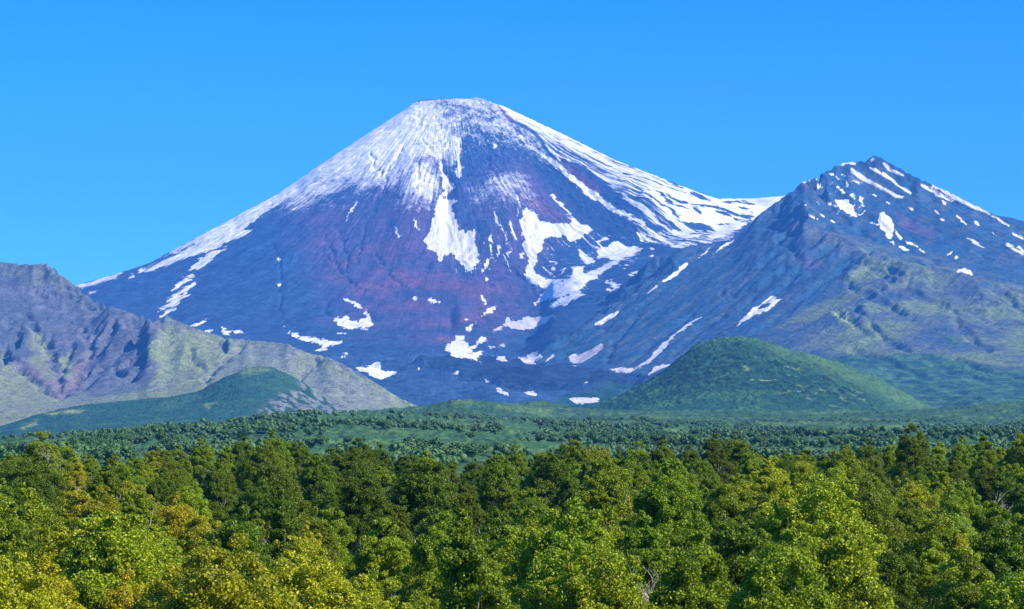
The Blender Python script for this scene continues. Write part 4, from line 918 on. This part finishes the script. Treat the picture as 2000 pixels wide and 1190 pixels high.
PROTO = [make_birch(1, 8.5, 7.2, 290, 260, 0.057, 8), make_birch(2, 8.0, 6.2, 250, 250, 0.055, 7), make_birch(3, 9.5, 7.0, 300, 250, 0.057, 9),
         make_birch(4, 7.5, 7.6, 290, 260, 0.056, 8, low=0.14), make_birch(5, 9.0, 5.6, 230, 250, 0.055, 7, trunks=2), make_birch(6, 8.0, 8.2, 330, 260, 0.058, 9, low=0.14),
         make_birch(7, 10.0, 5.2, 220, 250, 0.056, 8), make_birch(8, 7.0, 6.4, 250, 250, 0.054, 7, low=0.1)]
WILLOW = make_birch(21, 7.5, 8.4, 400, 240, 0.042, 8, squash=0.7, low=0.1)
def make_snag(seed, H):
    """bare, mostly dead birch: forked pale limbs, no leaves"""
    rng = np.random.default_rng(seed); V = []; Q = []; off = 0
    def grow(p, d, l, r, lv):
        nonlocal off
        pts = [p]; rs_ = [r]; q = np.array(p, float); dd = np.array(d, float)
        for k in range(4):
            dd = dd + rng.normal(size=3) * 0.16; dd /= np.linalg.norm(dd); q = q + dd * l / 4; pts.append(q.copy()); rs_.append(r * (1 - 0.17 * (k + 1)))
        v, f = tube(pts, rs_, 5); V.extend(v); Q.extend([tuple(i + off for i in g) for g in f]); off += len(v)
        if lv == 0: return
        for k in range(3 if lv > 1 else 2):
            a = rng.normal(size=3) * 0.55; a[2] = abs(a[2]) * 0.6; nd = dd + a; nd /= np.linalg.norm(nd); grow(pts[rng.integers(2, 5)], nd, l * rng.uniform(.5, .75), r * 0.5, lv - 1)
    grow(np.array([0, 0, -0.5]), np.array([0.05, 0, 1.0]), H * 0.5, 0.13, 4)
    return raw_mesh('trunk', np.array(V), np.array(Q), PALE, {}, link=False)
PALE, _t, _b = new_mat('weathered_wood'); _b.inputs['Base Color'].default_value = (0.50, 0.45, 0.38, 1); _b.inputs['Roughness'].default_value = 0.8
print('protos', time.time() - T0)

COLS = {'deep green': (0.135, 0.215, 0.008), 'mid green': (0.215, 0.305, 0.009), 'fresh green': (0.30, 0.40, 0.012), 'yellow green': (0.41, 0.44, 0.012),
        'golden yellow': (0.50, 0.45, 0.014), 'orange tinted': (0.52, 0.36, 0.015), 'pale green': (0.30, 0.44, 0.035)}
TREES = []
def put_tree(proto, x, y, ztop, col, rot, label, h=None, cat='tree', group='birches crowding the foreground forest', wide=1.0):
    tm, cm, H, W = proto
    g = float(gz(x, y)); hh = max(4.0, ztop - g) if h is None else h
    s = hh / H; z = ztop - hh if h is None else g
    root = bpy.data.objects.new('birch_tree' if proto is not WILLOW else 'willow_tree', None); SC.collection.objects.link(root)
    root.location = (x, y, min(z, g + 0.0) if h is None else z); root.rotation_euler = (0, 0, rot); root.scale = (s * wide, s * wide, s)
    root.empty_display_size = 0.5
    root['label'] = label; root['category'] = cat; root['group'] = group
    for nm, me in (('trunk', tm), ('crown', cm)):
        o = bpy.data.objects.new(nm, me); SC.collection.objects.link(o); o.parent = root
        if nm == 'crown': o.color = (*col, 1)
    TREES.append((x, y, W / 2 * s * wide))
    return root

rs = random.Random(7)
def zone_color(px, py, D):
    """where the photo's forest turns yellow or stays green"""
    y = 0.0
    def b(cx, cy, sx, sy, a): return a * math.exp(-((px-cx)/sx)**2 - ((py-cy)/sy)**2)
    y += b(250, 985, 190, 34, 1.0) + b(140, 1120, 260, 60, 1.0) + b(450, 1140, 300, 50, .8) + b(560, 1040, 70, 35, .6) + b(1180, 985, 60, 30, .8) + b(1500, 935, 70, 30, .75) + b(1600, 1000, 90, 40, .6)
    y += b(700, 1160, 200, 40, .5) + b(1860, 1040, 60, 40, .7) + b(1150, 1090, 120, 50, .45) + b(900, 1120, 150, 60, .4) + b(1300, 1000, 80, 60, .2) + b(1950, 1100, 60, 60, .4) + b(330, 985, 100, 30, .5)
    y -= b(60, 1000, 90, 50, .5) + b(600, 930, 300, 40, .35) + b(800, 940, 200, 50, .35) + b(1400, 880, 300, 25, .1)
    y += rs.gauss(0, 0.20)
    if y > 1.15: return 'golden yellow'
    if y > 0.45: return 'yellow green'
    if y > 0.18: return 'fresh green'
    if y > -0.10: return 'mid green'
    return 'deep green'
def jitter(c):
    k = rs.uniform(0.85, 1.18); return tuple(v * k * rs.uniform(0.93, 1.07) for v in c)

# landmarks used by the labels, from left to right along the horizon
def under(px):
    if px < 160: return 'at the left edge'
    if px < 420: return 'below the grassy ridge'
    if px < 680: return 'below the dark green spur'
    if px < 860: return "below the ridge's end"
    if px < 1050: return 'under the crater'
    if px < 1250: return 'left of the green cone'
    if px < 1450: return "below the cone's left slope"
    if px < 1650: return "below the cone's top"
    if px < 1850: return "below the cone's right slope"
    return 'at the right edge'
def rowname(py):
    if py < 905: return 'on the forest skyline'
    if py < 950: return 'just under the skyline'
    if py < 1010: return 'in the upper middle'
    if py < 1080: return 'in the lower middle'
    return 'along the bottom edge'
pending = []   # (proto, px, D, topy, colour name, rot, wide, special label)
# the skyline row: crown tops read off the photograph
SKY = [(-12,893,400),(28,890,395),(84,858,375),(128,876,380),(175,893,405),(222,893,400),(262,896,410),(302,884,395),(345,881,400),(398,868,405),(440,874,400),(475,866,410),(538,858,400),(580,868,410),(618,884,400),
       (655,886,405),(704,868,395),(742,880,400),(785,887,405),(835,890,400),(882,900,410),(925,905,400),(965,893,405),(1010,880,400),(1052,882,405),(1120,864,395),(1165,876,400),(1212,884,405),(1245,874,400),(1292,871,400),
       (1345,882,405),(1394,861,395),(1438,862,400),(1482,884,405),(1528,888,400),(1571,873,395),(1612,886,405),(1652,878,400),(1698,874,395),(1742,874,400),(1786,845,365),(1832,864,385),(1876,870,390),(1922,853,375),(1955,870,380),(1988,848,365),(2022,846,365)]
for px, ty, D in SKY: pending.append([rs.choice([0, 1, 2, 4, 6]), px, D, ty, None, rs.uniform(0, 6.3), rs.uniform(0.95, 1.15), None])
# crowns one can pick out in front
NAMED = [(5,1590,165,980,'fresh green',1.15,'broad rounded birch with sunlit right side standing out low in the right half'),
 (2,1300,190,930,'mid green',1.1,"tall open birch rising above its neighbours below the green cone's left foot"),
 (0,1420,200,955,'mid green',1.0,'full birch with olive leaves between the two tall crowns at lower right'),
 (6,1500,235,908,'yellow green',1.25,'birch with yellowing top just left of the broad rounded one'),
 (3,235,330,918,'golden yellow',0.85,'small golden birch near the left end of the skyline'),
 (1,403,235,1030,'orange tinted',0.6,'little orange topped birch in the left part of the forest'),
 (5,260,250,965,'yellow green',1.2,'wide yellow crowned birch left of the little orange one'),
 (0,150,265,962,'yellow green',1.0,'yellow green birch beside the dark gap at the left edge'),
 (0,1190,240,950,'yellow green',1.1,"yellow tinted birch left of the tall open one below the cone's foot"),
 (7,560,210,1010,'yellow green',0.9,'yellowish bushy birch right of the little orange one'),
 (4,745,300,905,'mid green',1.0,'birch showing pale forked stems left of centre'),
 (3,250,165,1040,'fresh green',1.1,'round leafy birch above the bottom left thicket'),
 (7,130,150,1050,'yellow green',1.1,'yellow green birch over the dark hollow in the bottom left corner'),
 (6,1255,150,1010,'mid green',1.0,'birch whose pale trunk reaches the bottom edge right of centre'),
 (2,855,165,1030,'mid green',1.0,'tall dark birch at the bottom just left of centre'),
 (0,1060,165,1050,'fresh green',1.0,'birch with bright tips at the bottom just right of centre'),
 (8,1862,200,1015,'pale green',0.9,'soft pale green willow with fine leaves near the right edge')]
for pr, px, D, ty, cn, wd, lb in NAMED: pending.append([pr, px, D, ty, cn, rs.uniform(0, 6.3), wd, lb])
occ = [((q[1]-HX)/F*q[2], q[2], 3.2) for q in pending]
# rows of birches between, spacing opening out with distance
CAN_D = [105, 115, 140, 170, 220, 300, 400]; CAN_Y = [1172, 1150, 1092, 1032, 972, 922, 890]
tries = 0
while tries < 9000 and len(pending) < 292:
    tries += 1
    D = 112 + (398 - 112) * rs.random() ** 0.72; hw = 0.5 * 2000 / F * D
    x = rs.uniform(-hw - 1.0, hw + 1.0); sp = 5.4 + 0.016 * (D - 100)
    if any((x - a) ** 2 + ((D - b) * 0.85) ** 2 < (sp * (1.0 if c < 4 else 1.2)) ** 2 for a, b, c in occ): continue
    px = HX + F * x / D; base = np.interp(D, CAN_D, CAN_Y)
    hvar = rs.gauss(0, 0.9) + 1.6 * float(perlin(np.array([x / 16.0]), np.array([D / 22.0]), 901)[0]) * 1.3
    ty = base - hvar * F / D
    ty = max(ty, np.interp(px, [q[0] for q in SKY], [q[1] for q in SKY]) + 7 + (400 - D) * 0.10)
    occ.append((x, D, 3.2)); pending.append([rs.randrange(8), px, D, ty, None, rs.uniform(0, 6.3), rs.uniform(0.85, 1.15), None])
used = {}
ADJ = ['tall', 'full', 'narrow', 'bushy', 'low', 'open', 'dense', 'rounded', 'uneven', 'leaning']
pending.sort(key=lambda q: (q[3] // 45, q[1]))
cells = {}
for q in pending:
    pr, px, D, ty, cn, rot, wd, lb = q
    x, y, z = P(px, ty, D); cn = cn or zone_color(px, ty, D)
    if lb is None:
        key = (cn, rowname(ty), under(px)); cells.setdefault(key, []).append(q); q.append(key)
    q_c = cn; q[4] = cn
ORD = ['leftmost', 'second from left', 'third from left', 'fourth from left', 'fifth from left', 'sixth from left', 'seventh from left']
for key, qs in cells.items():
    qs.sort(key=lambda q: q[1])
    n = len(qs)
    for i, q in enumerate(qs):
        base = f'{key[0]} birch {key[1]} {key[2]}'
        if n == 1: q[7] = base
        elif n == 2: q[7] = base + (', left of two' if i == 0 else ', right of two')
        elif i == n - 1: q[7] = base + ', rightmost'
        else: q[7] = base + ', ' + ORD[min(i, 6)]
for q in pending:
    pr, px, D, ty, cn, rot, wd, lb = q[:8]
    x, y, z = P(px, ty, D)
    pro = WILLOW if pr == 8 else PROTO[pr]
    if pr == 8: put_tree(pro, x, y, z, COLS['pale green'], rot, lb, cat='tree', group='willow', wide=wd)
    else: put_tree(pro, x, y, z, jitter(COLS[cn]), rot, lb, wide=wd)
for k, (px, D, ty, H, lb) in enumerate([(752,285,938,7.5,'bare forked birch with pale dead limbs left of centre under the skyline'), (102,368,884,7.5,'thin bare trunk standing beside the tall tree near the left end of the skyline'),
        (522,196,1012,6.5,'short bleached bare limbs poking out of the left part of the forest'), (1262,140,1068,7.0,'dead pale trunk at the bottom edge right of centre'), (1690,240,978,7.0,'bare grey branches between crowns in the right part of the forest'), (1925,250,950,7.0,'thin pale bare stem near the right edge of the forest')]):
    x, y, z = P(px, ty, D); o = bpy.data.objects.new('dead_birch', make_snag(40 + k, H)); SC.collection.objects.link(o); o.location = (x, y, z - H * 0.98); o['label'] = lb; o['category'] = 'dead tree'
print('trees', len(pending), time.time() - T0)

# undergrowth between and under the birches, and the trees just beyond the frame, as countless stuff
def undergrowth():
    rng = np.random.default_rng(5); n = 5200
    D = 95 + 330 * rng.random(n) ** 0.8; x = rng.uniform(-1, 1, n) * (0.21 * D + 6)
    g = gz(x, D); z = g + rng.uniform(0.2, 2.6, n) * (0.6 + 0.7 * rng.random(n))
    cent = np.stack([x, D, z], 1); V, Q, r = leaves_at(cent, rng.uniform(0.5, 1.1, n), 34, 0.17, rng)
    o = raw_mesh('undergrowth', V, Q, LEAF, {'rnd': r}, smooth=False); o.color = (0.22, 0.31, 0.010, 1)
    o['kind'] = 'stuff'; o['label'] = 'low leafy undergrowth filling the gaps between the birches'; o['category'] = 'undergrowth'
undergrowth()
def margin_forest():
    rng = np.random.default_rng(6); src = []
    for pr in (PROTO[1], PROTO[4]):
        me = pr[1]; co = np.empty(len(me.vertices) * 3, np.float32); me.vertices.foreach_get('co', co); q = co.reshape(-1, 4, 3)
        def thin(n, k): a = q[::n]; c = a.mean(1, keepdims=True); return c + (a - c) * k
        src.append((thin(5, 1.5), thin(12, 2.2)))
    V = []; 
    for side in (-1, 1):
        for D in np.arange(108, 405, 8.0):
            for k in range(8):
                x = side * (0.1923 * D + 5 + k * 7.5 + rng.uniform(-1.5, 1.5)); d = D + rng.uniform(-2, 2)
                c = src[rng.integers(2)][0 if k < 2 else 1]; a = rng.uniform(0, 6.28); s = rng.uniform(0.85, 1.1); ca, sa = math.cos(a) * s, math.sin(a) * s
                q = np.stack([c[..., 0] * ca - c[..., 1] * sa + x, c[..., 0] * sa + c[..., 1] * ca + d, c[..., 2] * s + float(gz(x, d))], -1); V.append(q.reshape(-1, 3))
    V = np.concatenate(V); Q = np.arange(len(V)).reshape(-1, 4)
    o = raw_mesh('forest', V, Q, LEAF, {'rnd': rng.uniform(0, 1, len(Q))}, smooth=False); o.color = (0.235, 0.335, 0.010, 1)
    o['kind'] = 'stuff'; o['label'] = 'birch forest going on beyond both ends of the picture'; o['category'] = 'forest'
margin_forest(); print('undergrowth', time.time() - T0)

# ------------------------------------------------------------------ small far trees in the valley
def far_leaf():
    m, t, b = new_mat('valley_tree_leaf')
    rnd = t.attr('rnd'); oi = t.new('ShaderNodeObjectInfo')
    v = t.math('MULTIPLY_ADD', rnd, 1.1, 0.45)
    cc = t.new('ShaderNodeVectorMath', operation='SCALE'); t.link(oi.outputs['Color'], cc.inputs[0]); t.link(v, cc.inputs['Scale'])
    t.link(cc.outputs[0], b.inputs['Base Color']); b.inputs['Roughness'].default_value = 0.7
    return m
FLEAF = far_leaf()
def far_proto(seed, per=12, nc=22, size=0.42, H=6.0, W=6.4):
    """small round crown: solid uneven lobes covered in leaf tufts"""
    rng = np.random.default_rng(seed); V = []; Q = []; R_ = []; off = 0
    L = [(rng.uniform(-1, 1) * W * .24, rng.uniform(-1, 1) * W * .24, H * rng.uniform(.34, .66), W * rng.uniform(.15, .29)) for _ in range(5)]
    for l in L:
        n, k = 7, 4; rows = []
        for a in range(k + 1):
            t = math.pi * a / k
            for b in range(n):
                w = 2 * math.pi * b / n; q = 0.82 + rng.uniform(-.22, .2); rows.append((l[0] + l[3]*q*math.sin(t)*math.cos(w), l[1] + l[3]*q*math.sin(t)*math.sin(w), max(0.1, l[2] + l[3]*q*math.cos(t)*0.95)))
        V.append(np.array(rows)); q_ = [(a*n+b, a*n+(b+1) % n, (a+1)*n+(b+1) % n, (a+1)*n+b) for a in range(k) for b in range(n)]
        Q.append(np.array(q_) + off); R_.append(rng.uniform(0.1, 0.45, len(q_))); off += len(rows)
        d = rng.normal(size=(nc, 3)); d /= np.linalg.norm(d, axis=1, keepdims=True); d[:, 2] = np.abs(d[:, 2]) * 0.9 - 0.15
        c = np.array(l[:3]) + d * l[3]; v, q2, r = leaves_at(c, np.full(nc, 0.6), per, size, rng, up=0.3); v[:, 2] = np.maximum(v[:, 2], 0.1)
        V.append(v); Q.append(q2 + off); R_.append(r); off += len(v)
    tv, tq = tube([(0, 0, -1), (0.1, 0, H * .3), (0, 0.1, H * .6)], [0.22, 0.16, 0.08], 5)
    V.append(np.array(tv)); Q.append(np.array(tq) + off); R_.append(np.full(len(tq), 0.15))
    return np.concatenate(V), np.concatenate(Q), np.concatenate(R_)
FPN = [far_proto(s, 14, 24, 0.26) for s in range(5)]
FP = [far_proto(s + 10, 6, 6, 0.45) for s in range(5)]
def valley_trees():
    rng = np.random.default_rng(8)
    # candidate places: dense belts and loose scatter over meadow
    N = 75000; u = rng.uniform(-0.205, 0.205, N); D = 950 + 4300 * rng.random(N) ** 1.15
    x = u * D; z = gz(x, D); px = HX + F * u; py = HY - F * z / D
    n = fbm(x / 170, D / 300, 4, 801) + 0.5 * fbm(x / 50, D / 70, 3, 803)
    belt = np.exp(-((py - np.interp(px, [150, 250, 330, 400, 600, 840, 950], [893, 866, 846, 834, 826, 834, 850])) / 13) ** 2) * (px > 140) * (px < 980) * (D < 3300)
    rb = np.exp(-((py - np.interp(px, [1100, 1300, 1500, 1700, 1900, 2050], [862, 864, 862, 866, 862, 862])) / 12) ** 2) * (px > 1050)
    dens = np.clip(-0.12 + 2.1 * n, 0.008, 1.1) + 0.8 * belt * np.clip(0.6 + n * 1.5, 0.1, 1.2) + 0.35 * rb * np.clip(0.5 + n, 0, 1)
    dens *= np.where((px < 140) & (D < 3800), 0.15, 1) * np.clip(sstep(4500, 3300, D), 0.06, 1) * (D < 5000) * np.where((px > 880) & (px < 1150) & (py > 845) & (D < 2200), 0.25, 1)
    keep = rng.random(N) < np.clip(dens, 0, 1) * np.clip((D / 2600) ** 1.0, 0.25, 1.0) * 0.62
    x, D, z, px, py = x[keep], D[keep], z[keep], px[keep], py[keep]
    o = np.argsort(D); x, D, z, px, py = [a[o] for a in (x, D, z, px, py)]
    s = rng.uniform(0.7, 1.55, len(x)) * np.interp(D, [1000, 2600, 3600, 5000], [1.0, 1.0, 0.62, 0.5]); pr = rng.integers(0, 5, len(x)); rot = rng.uniform(0, 6.28, len(x))
    print('valley trees', len(x))
    # the 300 that show largest are trees of their own
    vis = (py < np.interp(px, [q[0] for q in SKY], [q[1] for q in SKY]) + 2) & (px > 5) & (px < 1995)
    size = np.where(vis, s / D, 0); big = np.argsort(-size)[:300]; isbig = np.zeros(len(x), bool); isbig[big] = True
    meshes = [raw_mesh('valley_tree', V, Q, FLEAF, {'rnd': r}, smooth=False, link=False) for V, Q, r in FPN]
    for k, i in enumerate(big):
        ob = bpy.data.objects.new('valley_tree', meshes[pr[i]]); SC.collection.objects.link(ob)
        ob.location = (x[i], D[i], z[i] - 0.2); ob.rotation_euler = (0, 0, rot[i]); ob.scale = (s[i] * 1.05, s[i] * 1.05, s[i])
        b = rng.uniform(0.8, 1.2); ob.color = (0.058 * b, 0.138 * b, 0.028 * b, 1); ob['category'] = 'tree'
        zone = 'left of the pale ridge end' if px[i] < 500 else ("below the ridge's pale right end" if px[i] < 860 else ('on the meadow under the crater' if px[i] < 1180 else ('below the green cone' if px[i] < 1750 else 'near the right edge')))
        ob['group'] = 'small valley trees ' + zone
        ob['label'] = 'small round dark tree in the valley behind the forest, ' + zone
    rest = ~isbig; Vs = []; Qs = []; rs_ = []; off = 0
    for k in range(5):
        m = rest & (pr == k); V, Q, r = FP[k]; V = V.astype(np.float32)
        nq = (len(Q) // 2) * 1
        c, sn = np.cos(rot[m])[:, None], np.sin(rot[m])[:, None]; S = s[m][:, None]
        X = (V[None, :, 0] * c - V[None, :, 1] * sn) * S + x[m][:, None]; Y = (V[None, :, 0] * sn + V[None, :, 1] * c) * S + D[m][:, None]; Z = V[None, :, 2] * S + z[m][:, None] - 0.2
        Vs.append(np.stack([X, Y, Z], -1).reshape(-1, 3)); Qs.append((Q[None] + (np.arange(m.sum()) * len(V))[:, None, None]).reshape(-1, 4) + off); off += m.sum() * len(V)
        rs_.append((r[None] * 0.5 + rng.uniform(0, .5, (m.sum(), 1))).ravel())
    ob = raw_mesh('wood', np.concatenate(Vs), np.concatenate(Qs), FLEAF, {'rnd': np.concatenate(rs_)}, smooth=False); ob.color = (0.060, 0.140, 0.030, 1)
    ob['kind'] = 'stuff'; ob['label'] = 'far woods and scattered trees covering the valley floor'; ob['category'] = 'wood'
valley_trees(); print('valley', time.time() - T0)

# ------------------------------------------------------------------ steam over the crater
def steam():
    rng = np.random.default_rng(3)
    def puff(pts, name, label):
        me = bpy.data.meshes.new(name); import bmesh
        bm = bmesh.new()
        for px, py, r in pts:
            x, y, z = P(px, py, 18000 - 120)
            b2 = bmesh.ops.create_icosphere(bm, subdivisions=3, radius=1.0)
            for v in b2['verts']:
                d = v.co.copy(); k = 1 + 0.15 * (math.sin(d.x*5+px) * math.sin(d.y*4+py) + 0.6*math.sin(d.z*9+px)); v.co = d * (r * F**0 * 3.46 * k); v.co.x += x; v.co.y += y; v.co.z = v.co.z * 0.75 + z
        bm.to_mesh(me); bm.free(); me.polygons.foreach_set('use_smooth', np.ones(len(me.polygons), bool))
        m = bpy.data.materials.new('steam'); m.use_nodes = True; nt = m.node_tree; nt.nodes.remove(nt.nodes['Principled BSDF'])
        t = NT(m); pv = t.new('ShaderNodeVolumePrincipled'); pv.inputs['Color'].default_value = (0.97, 0.97, 0.97, 1)
        pos = t.new('ShaderNodeNewGeometry').outputs['Position']; n = t.noise(pos, 0.035, 3, 0.6)
        pv.inputs['Density'].default_value = 0.10; pv.inputs['Anisotropy'].default_value = -0.45
        nt.links.new(pv.outputs[0], nt.nodes['Material Output'].inputs['Volume']); me.materials.append(m)
        o = bpy.data.objects.new(name, me); SC.collection.objects.link(o); o['kind'] = 'stuff'; o['label'] = label; o['category'] = 'steam'
    puff([(914,197,4),(921,195.5,5),(928,194.5,5.5),(934,195.5,6),(940,197,6),(946,199,5.5),(952,202,5),(957,205,4)], 'steam', "white steam drifting off the crater's right rim")
steam()
